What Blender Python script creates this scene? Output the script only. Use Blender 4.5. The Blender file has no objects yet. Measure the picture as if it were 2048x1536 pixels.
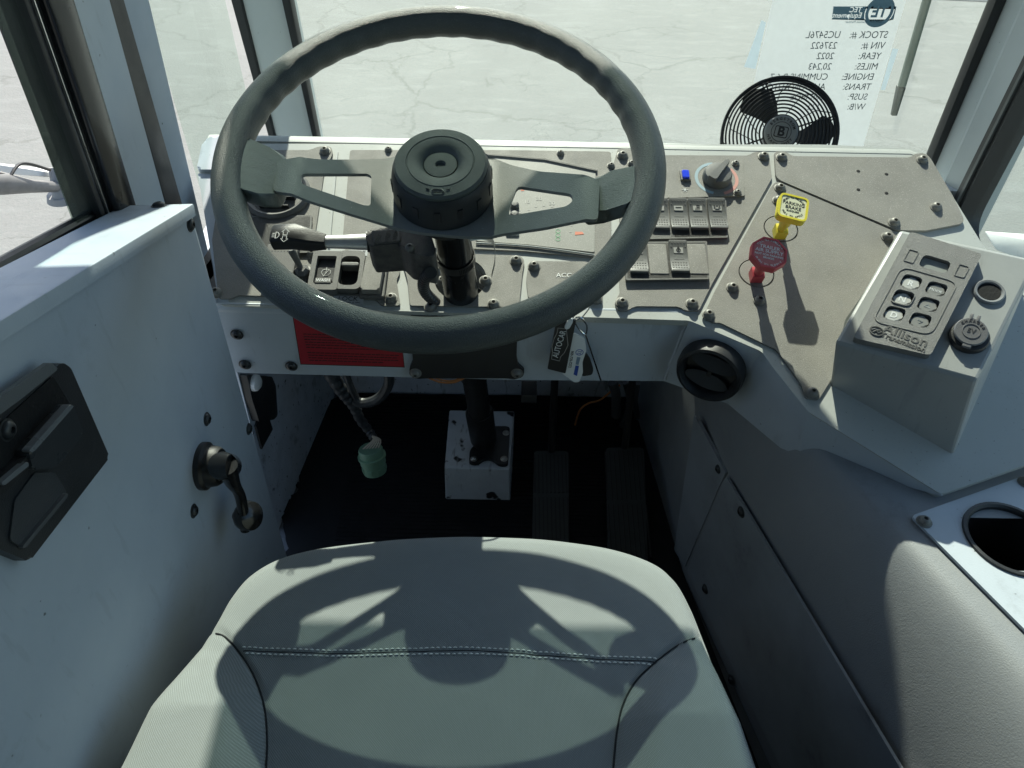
import bpy, bmesh, math, random
from mathutils import Vector as V, Matrix, geometry, noise
random.seed(7)
S = bpy.context.scene
COL = S.collection
# ------------------------------------------------------------------ camera
FPX, PITCH, ROLL, CAMZ = 1500.0, math.radians(43), math.radians(-1.0), 1.12
C0 = V((0, 0, CAMZ))
FWD = V((0, math.cos(PITCH), -math.sin(PITCH)))
U0 = V((0, math.sin(PITCH), math.cos(PITCH))); R0 = V((1, 0, 0))
RT = R0*math.cos(ROLL)-U0*math.sin(ROLL); UP = R0*math.sin(ROLL)+U0*math.cos(ROLL)
cd = bpy.data.cameras.new('camera'); cam = bpy.data.objects.new('camera', cd); COL.objects.link(cam)
cd.sensor_width = 36; cd.lens = 36*FPX/2048; cd.clip_start = .02; cd.clip_end = 500
m = Matrix.Identity(4)
for i in range(3): m[i][0] = RT[i]; m[i][1] = UP[i]; m[i][2] = -FWD[i]; m[i][3] = C0[i]
cam.matrix_world = m; S.camera = cam
# ------------------------------------------------------------------ world + sun
SUN_EL, SUN_AZ = 42.0, -4.7          # elevation; azimuth east of +Y (negative = towards the left)
w = bpy.data.worlds.new('World'); S.world = w; w.use_nodes = True
nt = w.node_tree; nt.nodes.clear()
sky = nt.nodes.new('ShaderNodeTexSky'); sky.sky_type = 'NISHITA'; sky.sun_disc = False
sky.sun_elevation = math.radians(SUN_EL); sky.sun_rotation = math.radians(SUN_AZ)
bg = nt.nodes.new('ShaderNodeBackground'); bg.inputs[1].default_value = .125
wo = nt.nodes.new('ShaderNodeOutputWorld')
nt.links.new(sky.outputs[0], bg.inputs[0]); nt.links.new(bg.outputs[0], wo.inputs[0])
sl = bpy.data.lights.new('sun', 'SUN'); sun = bpy.data.objects.new('sun', sl); COL.objects.link(sun)
sl.energy = 5.0; sl.angle = math.radians(.55); sl.color = (1, .95, .83)
az = math.radians(SUN_AZ); el = math.radians(SUN_EL)
SD = V((math.sin(az)*math.cos(el), math.cos(az)*math.cos(el), math.sin(el)))
sun.rotation_euler = SD.to_track_quat('Z', 'Y').to_euler()
S.view_settings.view_transform = 'Standard'; S.view_settings.look = 'None'
S.view_settings.exposure = .90; S.view_settings.gamma = 1
S.render.resolution_x = 1024; S.render.resolution_y = 768
try:
    S.cycles.max_bounces = 8; S.cycles.diffuse_bounces = 5; S.cycles.transparent_max_bounces = 12
except Exception: pass

# ------------------------------------------------------------------ measuring helpers (photo pixel -> point on a real plane)
def ray(px, py): return FWD + RT*((px-1024)/FPX) - UP*((py-768)/FPX)
def hit(px, py, p0, n):
    d = ray(px, py); n = V(n); return C0 + d*((V(p0)-C0).dot(n)/d.dot(n))
def hx(px, py, x): return hit(px, py, (x, 0, 0), (1, 0, 0))
def hy(px, py, y): return hit(px, py, (0, y, 0), (0, 1, 0))
def hz(px, py, z): return hit(px, py, (0, 0, z), (0, 0, 1))
def frame(p, n, xd=(1, 0, 0)):
    n = V(n).normalized(); x = V(xd); x = (x-n*x.dot(n)).normalized(); y = n.cross(x)
    M = Matrix.Identity(4)
    for i in range(3): M[i][0] = x[i]; M[i][1] = y[i]; M[i][2] = n[i]; M[i][3] = p[i]
    return M
def loc(M, px, py, off=0):
    n = M.col[2].xyz; p = M.translation+n*off
    q = M.inverted() @ hit(px, py, p, n); return (q.x, q.y)
def pxy(M, pts, off=0): return [loc(M, *p, off) for p in pts]
def at(M, x, y, z=0, rot=0): return M @ Matrix.Translation((x, y, z)) @ Matrix.Rotation(rot, 4, 'Z')

# ------------------------------------------------------------------ object helpers
TM = {}
def props(o, label=None, cat=None, group=None, kind=None):
    for k, v in (('label', label), ('category', cat), ('group', group), ('kind', kind)):
        if v: o[k] = v
    return o
def thing(name, M, label, cat, group=None):
    o = bpy.data.objects.new(name, None); COL.objects.link(o)
    o.matrix_world = M; TM[o.name] = M.copy(); o.empty_display_size = .02
    return props(o, label, cat, group)
def smooth_angle(me, ang=35):
    b = bmesh.new(); b.from_mesh(me); a = math.radians(ang)
    for f in b.faces: f.smooth = True
    for e in b.edges:
        if len(e.link_faces) == 2:
            f, g = e.link_faces; e.smooth = e.calc_face_angle(0) < a
            if e.smooth and e.calc_face_angle(0) > .02:
                big, sm = (f, g) if f.calc_area() > g.calc_area() else (g, f)
                if len(big.verts) > 4 or big.calc_area() > 25*sm.calc_area(): e.smooth = False
    b.to_mesh(me); b.free()
def emit(name, bm, mat, parent=None, M=None, ang=35, origin=None):
    """bm verts are in world space.  parent: object; the mesh is stored in the thing's frame."""
    if parent is not None: T = TM[parent.name]
    else: T = M if M is not None else Matrix.Translation(origin if origin is not None else sum((v.co for v in bm.verts), V())/max(1, len(bm.verts)))
    Ti = T.inverted()
    for v in bm.verts: v.co = Ti @ v.co
    bmesh.ops.recalc_face_normals(bm, faces=bm.faces)
    me = bpy.data.meshes.new(name); bm.to_mesh(me); bm.free()
    me.materials.append(mat); smooth_angle(me, ang)
    o = bpy.data.objects.new(name, me); COL.objects.link(o)
    if parent is not None: o.parent = parent
    else: o.matrix_world = T
    TM[o.name] = T.copy()
    return o
def child_mesh(name, me, parent, M):
    o = bpy.data.objects.new(name, me); COL.objects.link(o); o.parent = parent
    o.matrix_local = TM[parent.name].inverted() @ M; TM[o.name] = M.copy(); return o
def rpoly(pts, r, seg=5):
    out = []; n = len(pts)
    for i in range(n):
        p = V(pts[i][:2]); a = V(pts[i-1][:2]); b = V(pts[(i+1) % n][:2])
        rr = r[i] if isinstance(r, (list, tuple)) else r
        da, db = (a-p), (b-p); la, lb = da.length, db.length
        if la < 1e-7 or lb < 1e-7: continue
        da /= la; db /= lb; d = min(rr, la*.45, lb*.45)
        cr = abs(da.x*db.y-da.y*db.x)
        if d < 1e-6 or cr < .08: out.append((p.x, p.y)); continue
        s, e = p+da*d, p+db*d
        for k in range(seg+1):
            t = k/seg; q = s*(1-t)**2+p*(2*t*(1-t))+e*t*t; out.append((q.x, q.y))
    return out
def circ(x, y, r, n=32, ry=None):
    ry = ry or r; return [(x+r*math.cos(2*math.pi*k/n), y+ry*math.sin(2*math.pi*k/n)) for k in range(n)]
def prism(bm, pts, z0, z1, M, holes=(), bev=0, seg=2):
    """pts 2-D in frame M, extruded z0..z1 (z1 = visible face); optional holes and bevel"""
    if not holes:
        lo = [bm.verts.new(M @ V((x, y, z0))) for x, y in pts]; hi = [bm.verts.new(M @ V((x, y, z1))) for x, y in pts]
        n = len(pts); fs = []
        try: fs = [bm.faces.new(hi), bm.faces.new(lo[::-1])]
        except ValueError: return
        for i in range(n):
            j = (i+1) % n; fs.append(bm.faces.new((lo[i], lo[j], hi[j], hi[i])))
        if bev:
            es = list(fs[0].edges)
            bmesh.ops.bevel(bm, geom=es, offset=bev, segments=seg, affect='EDGES', profile=.5, clamp_overlap=True)
        return
    loops = [list(pts)]+[list(h) for h in holes]
    flat = [p for l in loops for p in l]
    tris = geometry.tessellate_polygon([[V((x, y, 0)) for x, y in l] for l in loops])
    hi = [bm.verts.new(M @ V((x, y, z1))) for x, y in flat]; lo = [bm.verts.new(M @ V((x, y, z0))) for x, y in flat]
    for t in tris:
        try: bm.faces.new([hi[i] for i in t]); bm.faces.new([lo[i] for i in t][::-1])
        except ValueError: pass
    k = 0
    for l in loops:
        n = len(l)
        for i in range(n):
            a, b = k+i, k+(i+1) % n; bm.faces.new((lo[a], lo[b], hi[b], hi[a]))
        k += n
def box(bm, cx, cy, sx, sy, z0, z1, M, bev=0, r=0):
    p = [(cx-sx/2, cy-sy/2), (cx+sx/2, cy-sy/2), (cx+sx/2, cy+sy/2), (cx-sx/2, cy+sy/2)]
    prism(bm, rpoly(p, r, 3) if r else p, z0, z1, M, bev=bev)
def hexa(bm, lo, hi, bev=0):
    """closed solid between two rings of world points"""
    a = [bm.verts.new(p) for p in lo]; b = [bm.verts.new(p) for p in hi]; n = len(a)
    fs = [bm.faces.new(b), bm.faces.new(a[::-1])]+[bm.faces.new((a[i], a[(i+1) % n], b[(i+1) % n], b[i])) for i in range(n)]
    if bev:
        es = list({e for f in fs for e in f.edges})
        bmesh.ops.bevel(bm, geom=es, offset=bev, segments=2, affect='EDGES', profile=.5, clamp_overlap=True)
def lathe(bm, prof, M, seg=28):
    rings = []
    for r, z in prof:
        if r < 1e-6: rings.append([bm.verts.new(M @ V((0, 0, z)))])
        else: rings.append([bm.verts.new(M @ V((r*math.cos(2*math.pi*k/seg), r*math.sin(2*math.pi*k/seg), z))) for k in range(seg)])
    for a, b in zip(rings, rings[1:]):
        for k in range(seg):
            j = (k+1) % seg
            if len(a) == 1 and len(b) > 1: bm.faces.new((a[0], b[k], b[j]))
            elif len(b) == 1 and len(a) > 1: bm.faces.new((a[k], a[j], b[0]))
            elif len(a) > 1: bm.faces.new((a[k], a[j], b[j], b[k]))
def tube(bm, pts, r, seg=10, closed=False, caps=True):
    pts = [V(p) for p in pts]; n = len(pts); rings = []; prev = None
    for i, p in enumerate(pts):
        if closed: t = pts[(i+1) % n]-pts[i-1]
        else: t = pts[min(i+1, n-1)]-pts[max(i-1, 0)]
        t.normalize()
        if prev is None:
            u = t.orthogonal().normalized()
        else:
            u = prev-t*prev.dot(t); u.normalize()
        prev = u; v = t.cross(u); rr = r[i] if isinstance(r, (list, tuple)) else r
        rings.append([bm.verts.new(p+(u*math.cos(2*math.pi*k/seg)+v*math.sin(2*math.pi*k/seg))*rr) for k in range(seg)])
    rng = range(n) if closed else range(n-1)
    for i in rng:
        a, b = rings[i], rings[(i+1) % n]
        sh = 0
        if closed and i == n-1:
            sh = min(range(seg), key=lambda s: (a[0].co-b[s].co).length)
        for k in range(seg):
            bm.faces.new((a[k], a[(k+1) % seg], b[(k+1+sh) % seg], b[(k+sh) % seg]))
    if caps and not closed: bm.faces.new(rings[0][::-1]); bm.faces.new(rings[-1])
def spline(ps, n=8):
    ps = [V(p) for p in ps]; out = []
    for i in range(len(ps)-1):
        a = ps[max(i-1, 0)]; b = ps[i]; c = ps[i+1]; d = ps[min(i+2, len(ps)-1)]
        for k in range(n):
            t = k/n
            out.append(.5*((2*b)+(c-a)*t+(2*a-5*b+4*c-d)*t*t+(3*b-a-3*c+d)*t**3))
    out.append(ps[-1]); return out
def text_mesh(bm, s, M, size, depth=.0003, align='CENTER', sx=1.0, bold=0):
    cu = bpy.data.curves.new('lettering', 'FONT'); cu.body = s; cu.size = size; cu.align_x = align; cu.align_y = 'CENTER'
    cu.extrude = depth; cu.offset = bold; cu.resolution_u = 3
    o = bpy.data.objects.new('lettering', cu); COL.objects.link(o)
    dg = bpy.context.evaluated_depsgraph_get(); me = bpy.data.meshes.new_from_object(o.evaluated_get(dg))
    n0 = len(bm.verts); bm.from_mesh(me); bm.verts.ensure_lookup_table()
    for v in bm.verts[n0:]: v.co = M @ V((v.co.x*sx, v.co.y, v.co.z))
    bpy.data.objects.remove(o); bpy.data.meshes.remove(me); bpy.data.curves.remove(cu)

# ------------------------------------------------------------------ materials
def mat(name, col, rough=.5, metal=0, var=0, vscale=20, col2=None, speck=0, speckcol=(.6, .6, .55), sscale=900, sthr=.72,
        bump=0, bscale=400, bump2=0, b2scale=30, spec=.5, smudge=0, smudgecol=(.05, .05, .05), weave=0, wscale=900, scratch=0, sheen=0, coat=0, stretch=None):
    m = bpy.data.materials.new(name); m.use_nodes = True; n = m.node_tree; nd = n.nodes; L = n.links.new
    b = nd['Principled BSDF']; b.inputs['Roughness'].default_value = rough; b.inputs['Metallic'].default_value = metal
    b.inputs['Specular IOR Level'].default_value = spec; b.inputs['Coat Weight'].default_value = coat
    b.inputs['Sheen Weight'].default_value = sheen
    tc = nd.new('ShaderNodeTexCoord'); src = tc.outputs['Object']
    if stretch:
        mp = nd.new('ShaderNodeMapping'); mp.inputs['Scale'].default_value = stretch; L(src, mp.inputs[0]); src = mp.outputs[0]
    def noi(sc, det=6, ro=.6):
        t = nd.new('ShaderNodeTexNoise'); t.inputs['Scale'].default_value = sc; t.inputs['Detail'].default_value = det
        t.inputs['Roughness'].default_value = ro; L(src, t.inputs['Vector']); return t
    def mix(fac, a, c):
        x = nd.new('ShaderNodeMix'); x.data_type = 'RGBA'
        L(fac, x.inputs[0])
        if isinstance(a, tuple): x.inputs[6].default_value = (*a, 1)
        else: L(a, x.inputs[6])
        x.inputs[7].default_value = (*c, 1); return x.outputs[2]
    def ramp(o, a, c, hi=1.0):
        r = nd.new('ShaderNodeMapRange'); r.inputs[1].default_value = a; r.inputs[2].default_value = c; r.inputs[4].default_value = hi
        L(o, r.inputs[0]); return r.outputs[0]
    cur = col
    if var:
        c2 = col2 or tuple(c*.6 for c in col)
        cur = mix(ramp(noi(vscale).outputs[0], .35, .68, var), cur, c2)
    if smudge:
        cur = mix(ramp(noi(9, 8, .75).outputs[0], .58, .72, smudge), cur, smudgecol)
    if speck:
        t = noi(sscale, 2, .5); cur = mix(ramp(t.outputs[0], sthr, sthr+.06, speck), cur, speckcol)
    if scratch:
        for rot, sc in ((.5, 5.), (-.9, 8.), (1.4, 6.)):
            mp = nd.new('ShaderNodeMapping'); mp.inputs['Rotation'].default_value = (rot, rot*.7, rot); mp.inputs['Scale'].default_value = (sc*11, sc*2.2, sc*2.2); L(src, mp.inputs[0])
            t = nd.new('ShaderNodeTexNoise'); t.inputs['Scale'].default_value = 1; t.inputs['Detail'].default_value = 3; L(mp.outputs[0], t.inputs[0])
            cur = mix(ramp(t.outputs[0], .665, .72, scratch), cur, (.16, .17, .18))
    if isinstance(cur, tuple): b.inputs['Base Color'].default_value = (*cur, 1)
    else: L(cur, b.inputs['Base Color'])
    rn = nd.new('ShaderNodeMapRange'); rn.inputs[1].default_value = .3; rn.inputs[2].default_value = .7; rn.inputs[3].default_value = max(.03, rough-.07); rn.inputs[4].default_value = min(1, rough+.09)
    L(noi(30, 5, .6).outputs[0], rn.inputs[0]); L(rn.outputs[0], b.inputs['Roughness'])
    h = None
    def addb(hh, st, dist, prevn):
        bn = nd.new('ShaderNodeBump'); bn.inputs['Strength'].default_value = st; bn.inputs['Distance'].default_value = dist
        L(hh, bn.inputs['Height'])
        if prevn is not None: L(prevn, bn.inputs['Normal'])
        return bn.outputs[0]
    if bump: h = addb(noi(bscale, 3, .6).outputs[0], bump, .001, h)
    if bump2: h = addb(noi(b2scale, 4, .55).outputs[0], bump2, .004, h)
    if weave:
        w1 = nd.new('ShaderNodeTexWave'); w1.bands_direction = 'DIAGONAL'; w1.inputs['Scale'].default_value = wscale; w1.inputs['Distortion'].default_value = .6
        w2 = nd.new('ShaderNodeTexWave'); w2.bands_direction = 'X'; w2.inputs['Scale'].default_value = wscale; w2.inputs['Distortion'].default_value = .4
        L(src, w1.inputs[0]); L(src, w2.inputs[0])
        mm = nd.new('ShaderNodeMath'); mm.operation = 'MULTIPLY'; L(w1.outputs[1], mm.inputs[0]); L(w2.outputs[1], mm.inputs[1])
        h = addb(mm.outputs[0], weave, .0006, h)
        x = nd.new('ShaderNodeMix'); x.data_type = 'RGBA'; x.blend_type = 'MULTIPLY'; x.inputs[0].default_value = .5
        if isinstance(cur, tuple): x.inputs[6].default_value = (*cur, 1)
        else: L(cur, x.inputs[6])
        cr = nd.new('ShaderNodeMapRange'); cr.inputs[3].default_value = .55; cr.inputs[4].default_value = 1.35; L(mm.outputs[0], cr.inputs[0])
        L(cr.outputs[0], x.inputs[7]); L(x.outputs[2], b.inputs['Base Color'])
    if h is not None: L(h, b.inputs['Normal'])
    return m
def clear(name, col, rough=0.02, fac=.06, haze=0, hazecol=(.8, .85, .8)):
    """thin pane: tinted see-through sheet with a weak reflection and dust"""
    m = bpy.data.materials.new(name); m.use_nodes = True; n = m.node_tree; nd = n.nodes; L = n.links.new
    nd.remove(nd['Principled BSDF']); out = nd['Material Output']
    t = nd.new('ShaderNodeBsdfTransparent'); t.inputs[0].default_value = (*col, 1)
    g = nd.new('ShaderNodeBsdfGlossy'); g.inputs['Roughness'].default_value = rough
    lw = nd.new('ShaderNodeLayerWeight'); lw.inputs[0].default_value = .25
    mu = nd.new('ShaderNodeMath'); mu.operation = 'MULTIPLY'; mu.inputs[1].default_value = fac*2; L(lw.outputs['Fresnel'], mu.inputs[0])
    mx = nd.new('ShaderNodeMixShader'); L(mu.outputs[0], mx.inputs[0]); L(t.outputs[0], mx.inputs[1]); L(g.outputs[0], mx.inputs[2])
    cur = mx.outputs[0]
    if haze:
        d = nd.new('ShaderNodeBsdfDiffuse'); d.inputs[0].default_value = (*hazecol, 1)
        tl = nd.new('ShaderNodeBsdfTranslucent'); tl.inputs[0].default_value = (*hazecol, 1)
        m0 = nd.new('ShaderNodeMixShader'); m0.inputs[0].default_value = .5; L(d.outputs[0], m0.inputs[1]); L(tl.outputs[0], m0.inputs[2])
        tc = nd.new('ShaderNodeTexCoord'); no = nd.new('ShaderNodeTexNoise'); no.inputs['Scale'].default_value = 9; no.inputs['Detail'].default_value = 8
        L(tc.outputs['Object'], no.inputs['Vector'])
        r = nd.new('ShaderNodeMapRange'); r.inputs[1].default_value = .3; r.inputs[2].default_value = .8; r.inputs[3].default_value = haze*.5; r.inputs[4].default_value = haze*1.4
        L(no.outputs[0], r.inputs[0])
        m2 = nd.new('ShaderNodeMixShader'); L(r.outputs[0], m2.inputs[0]); L(cur, m2.inputs[1]); L(m0.outputs[0], m2.inputs[2]); cur = m2.outputs[0]
    L(cur, out.inputs['Surface']); return m
PAINT = mat('grey white paint', (.48, .53, .575), .40, scratch=.15, var=.5, vscale=14, col2=(.40, .45, .50), smudge=.35, smudgecol=(.2, .21, .22), speck=.8, speckcol=(.06, .06, .06), sscale=160, sthr=.735, bump=.12, bscale=500)
HEADL = mat('dark headliner', (.16, .17, .18), .9, var=.3)
CONP = mat('console paint', (.36, .375, .365), .36, scratch=.18, var=.6, vscale=16, col2=(.30, .315, .31), speck=.6, speckcol=(.1, .1, .1), sscale=200, sthr=.73, bump=.15, bscale=600, smudge=.3, smudgecol=(.2, .21, .21))
PAINTW = mat('white paint', (.62, .65, .63), .4, var=.4, vscale=10, col2=(.5, .54, .53), speck=.7, speckcol=(.05, .05, .05), sscale=120, sthr=.76, bump=.1, bscale=500)
DOORP = mat('door paint', (.47, .53, .59), .5, spec=.3, scratch=.10, var=.8, vscale=4, col2=(.37, .43, .50), speck=.9, speckcol=(.03, .03, .03), sscale=90, sthr=.745, smudge=.4, smudgecol=(.27, .30, .33), bump=.15, bscale=600, bump2=.05, b2scale=6)
SCUFF = mat('scuffed white paint', (.55, .60, .66), .5, scratch=.6, var=.5, vscale=25, col2=(.33, .37, .42), smudge=.8, smudgecol=(.02, .02, .022), speck=.9, speckcol=(.02, .02, .02), sscale=110, sthr=.66, bump=.4, bscale=150)
SHELL = mat('dash shell paint', (.43, .45, .43), .5, var=.5, vscale=12, col2=(.40, .42, .40), speck=.6, speckcol=(.12, .11, .09), sscale=260, sthr=.68, bump=.12, bscale=700, smudge=.25, smudgecol=(.25, .25, .23))
PLATE = mat('dusty dash plate', (.235, .228, .205), .62, scratch=.15, var=.7, vscale=16, col2=(.165, .16, .145), speck=.75, speckcol=(.5, .49, .44), sscale=1000, sthr=.63, smudge=.45, smudgecol=(.17, .165, .155), bump=.5, bscale=900)
PLATE2 = mat('dusty dash lens', (.25, .25, .228), .45, var=.6, vscale=22, col2=(.24, .245, .225), speck=.7, speckcol=(.55, .54, .5), sscale=1100, sthr=.63, bump=.15, bscale=900)
DUSTPL = mat('dusty black plastic', (.10, .10, .095), .5, var=.6, vscale=40, col2=(.16, .155, .14), speck=.6, speckcol=(.4, .38, .34), sscale=1300, sthr=.66, bump=.3, bscale=1200)
SWPL = mat('switch plastic', (.125, .128, .122), .38, var=.5, vscale=60, col2=(.14, .14, .13), speck=.4, speckcol=(.35, .34, .3), sscale=1500, sthr=.68, bump=.2, bscale=1500)
BLACK = mat('black plastic', (.018, .019, .02), .42, var=.4, vscale=30, col2=(.03, .031, .033), bump=.25, bscale=900)
GLOSSB = mat('glossy black plastic', (.012, .013, .014), .2, bump=.1, bscale=600, coat=.2)
LEATH = mat('steering rim rubber', (.066, .078, .073), .36, coat=.05, var=.7, vscale=14, col2=(.052, .062, .058), speck=.5, speckcol=(.26, .27, .25), sscale=1200, sthr=.64, bump=1.0, bscale=900, spec=.6)
PADM = mat('creased grip rubber', (.10, .125, .115), .40, var=.5, vscale=40, col2=(.07, .085, .08), bump=.3, bscale=300, bump2=.03, b2scale=75, spec=.6, stretch=(1, 4.5, 1))
HUBM = mat('horn cap rubber', (.075, .092, .082), .45, bump=.6, bscale=1600, var=.4, vscale=30, col2=(.035, .045, .042), speck=.3, speckcol=(.2, .22, .2), sscale=1600, sthr=.72)
HUBB = mat('matte hub black', (.022, .025, .026), .5, var=.5, vscale=40, col2=(.035, .038, .038), bump=.2, bscale=900)
SPOKE = mat('spoke coated steel', (.25, .265, .245), .42, var=.4, vscale=25, col2=(.12, .14, .135), speck=.9, speckcol=(.65, .68, .64), sscale=420, sthr=.735, bump=.4, bscale=900)
STEEL = mat('bare steel', (.55, .55, .52), .35, metal=.9, var=.4, vscale=60, bump=.1)
CHROME = mat('chrome', (.8, .8, .8), .12, metal=1)
SATIN = mat('satin silver', (.75, .76, .76), .33, metal=.55)
SCREWM = mat('dusty bolt', (.20, .195, .175), .5, metal=.1, var=.5, vscale=200, col2=(.12, .12, .11))
SCREWB = mat('black bolt', (.03, .034, .036), .4, var=.3, vscale=200)
SEATM = mat('grey seat fabric', (.275, .305, .305), .9, var=.35, vscale=12, col2=(.225, .252, .256), smudge=.25, smudgecol=(.2, .21, .205), weave=.5, wscale=290, sheen=.15, spec=.2)
SEATC = mat('seat centre fabric', (.34, .37, .355), .9, var=.35, vscale=14, col2=(.29, .32, .305), weave=.9, wscale=170, sheen=.15, spec=.2)
THREAD = mat('pale thread', (.85, .88, .84), .8)
SEAMM = mat('dark seam', (.02, .024, .026), .9)
CHIP = mat('chipped white paint', (.62, .66, .70), .5, scratch=.6, var=.4, vscale=30, col2=(.45, .48, .52), speck=1, speckcol=(.012, .012, .014), sscale=38, sthr=.63, bump=.3, bscale=200)
MAT = mat('black rubber mat', (.010, .0108, .012), .7, spec=.25, bump=.4, bscale=300)
PEDAL = mat('pedal rubber', (.035, .04, .04), .6, bump=.3, bscale=500)
TUNNEL = mat('tunnel vinyl', (.27, .285, .295), .47, var=.5, vscale=7, col2=(.20, .22, .24), bump=.32, bscale=650, smudge=.45, smudgecol=(.13, .13, .13), bump2=.05, b2scale=40)
TPANEL = mat('tunnel side panel', (.32, .35, .38), .5, var=.5, vscale=9, col2=(.17, .18, .185), smudge=.5, smudgecol=(.06, .06, .062), bump=.15, bscale=500)
YEL = mat('yellow plastic', (.72, .62, .05), .4, bump=.15, bscale=500)
YELP = mat('pale yellow label', (.74, .74, .52), .5, var=.3, vscale=200)
REDP = mat('red plastic', (.52, .07, .085), .4, bump=.15, bscale=500)
REDL = mat('faded red label', (.55, .17, .17), .55, var=.3, vscale=200)
INK = mat('black ink', (.015, .015, .015), .7)
WINK = mat('white ink', (.75, .76, .74), .6)
RED = mat('red sticker', (.40, .018, .03), .4, var=.3, vscale=40)
BLUEI = mat('blue ink', (.02, .07, .35), .5)
BLUE = mat('blue lens', (.005, .045, .75), .15, coat=.5)
GREEN = mat('green connector', (.17, .31, .21), .5, bump=.2, bscale=600)
WHITEP = mat('white plastic', (.75, .77, .76), .4)
WIRE = mat('wire pale', (.45, .4, .33), .5)
WIREO = mat('wire orange', (.5, .2, .06), .5)
def sheet(name, col, tr):
    m = bpy.data.materials.new(name); m.use_nodes = True; nd = m.node_tree.nodes; L = m.node_tree.links.new
    nd.remove(nd['Principled BSDF']); d = nd.new('ShaderNodeBsdfDiffuse'); t = nd.new('ShaderNodeBsdfTranslucent'); x = nd.new('ShaderNodeMixShader')
    tc = nd.new('ShaderNodeTexCoord'); no = nd.new('ShaderNodeTexNoise'); no.inputs['Scale'].default_value = 90; no.inputs['Detail'].default_value = 6; L(tc.outputs['Object'], no.inputs['Vector'])
    mx = nd.new('ShaderNodeMix'); mx.data_type = 'RGBA'; L(no.outputs[0], mx.inputs[0]); mx.inputs[6].default_value = (*[c*.88 for c in col], 1); mx.inputs[7].default_value = (*col, 1)
    L(mx.outputs[2], d.inputs[0]); L(mx.outputs[2], t.inputs[0]); x.inputs[0].default_value = tr
    L(d.outputs[0], x.inputs[1]); L(t.outputs[0], x.inputs[2]); L(x.outputs[0], nd['Material Output'].inputs[0]); return m
PAPER = sheet('paper', (.52, .55, .57), .5); TAPE = sheet('blue tape', (.42, .50, .56), .5)
PINK_ = mat('print grey', (.16, .19, .21), .7); PBLUE = mat('print blue', (.17, .29, .36), .7)
GLASS = clear('windscreen glass', (.90, .94, .915), haze=.05)
SGLASS = clear('side glass', (.90, .95, .92), fac=.03, haze=.02)
TINT = clear('tinted glass', (.60, .66, .62), haze=.02)
BAND = clear('shade band glass', (.40, .45, .44), haze=.02)
GAL = {}

# ------------------------------------------------------------------ shared bolt meshes
def bolt_mesh(R, h, mm, key):
    b = bmesh.new(); q = R*.34
    lathe(b, [(R*1.18, 0), (R*1.18, h*.15), (R*.98, h*.2), (R*.93, h*.5), (R*.72, h*.82), (R*.46, h), (q, h), (q*.92, h*.45), (0, h*.4)], Matrix.Identity(4), 18)
    bmesh.ops.recalc_face_normals(b, faces=b.faces)
    me = bpy.data.meshes.new(key); b.to_mesh(me); b.free(); me.materials.append(mm); smooth_angle(me, 50)
    return me
BM1 = bolt_mesh(.0072, .0068, SCREWM, 'bolt'); BM2 = bolt_mesh(.0050, .0048, SCREWM, 'small bolt')
BM3 = bolt_mesh(.0072, .0045, SCREWB, 'black bolt'); BM4 = bolt_mesh(.0055, .005, STEEL, 'steel bolt')
def bolts(parent, M, pts, me=BM1, z=0.0):
    for p in pts:
        x, y = loc(M, *p, z); child_mesh('bolt', me, parent, at(M, x, y, z, random.random()))
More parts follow.
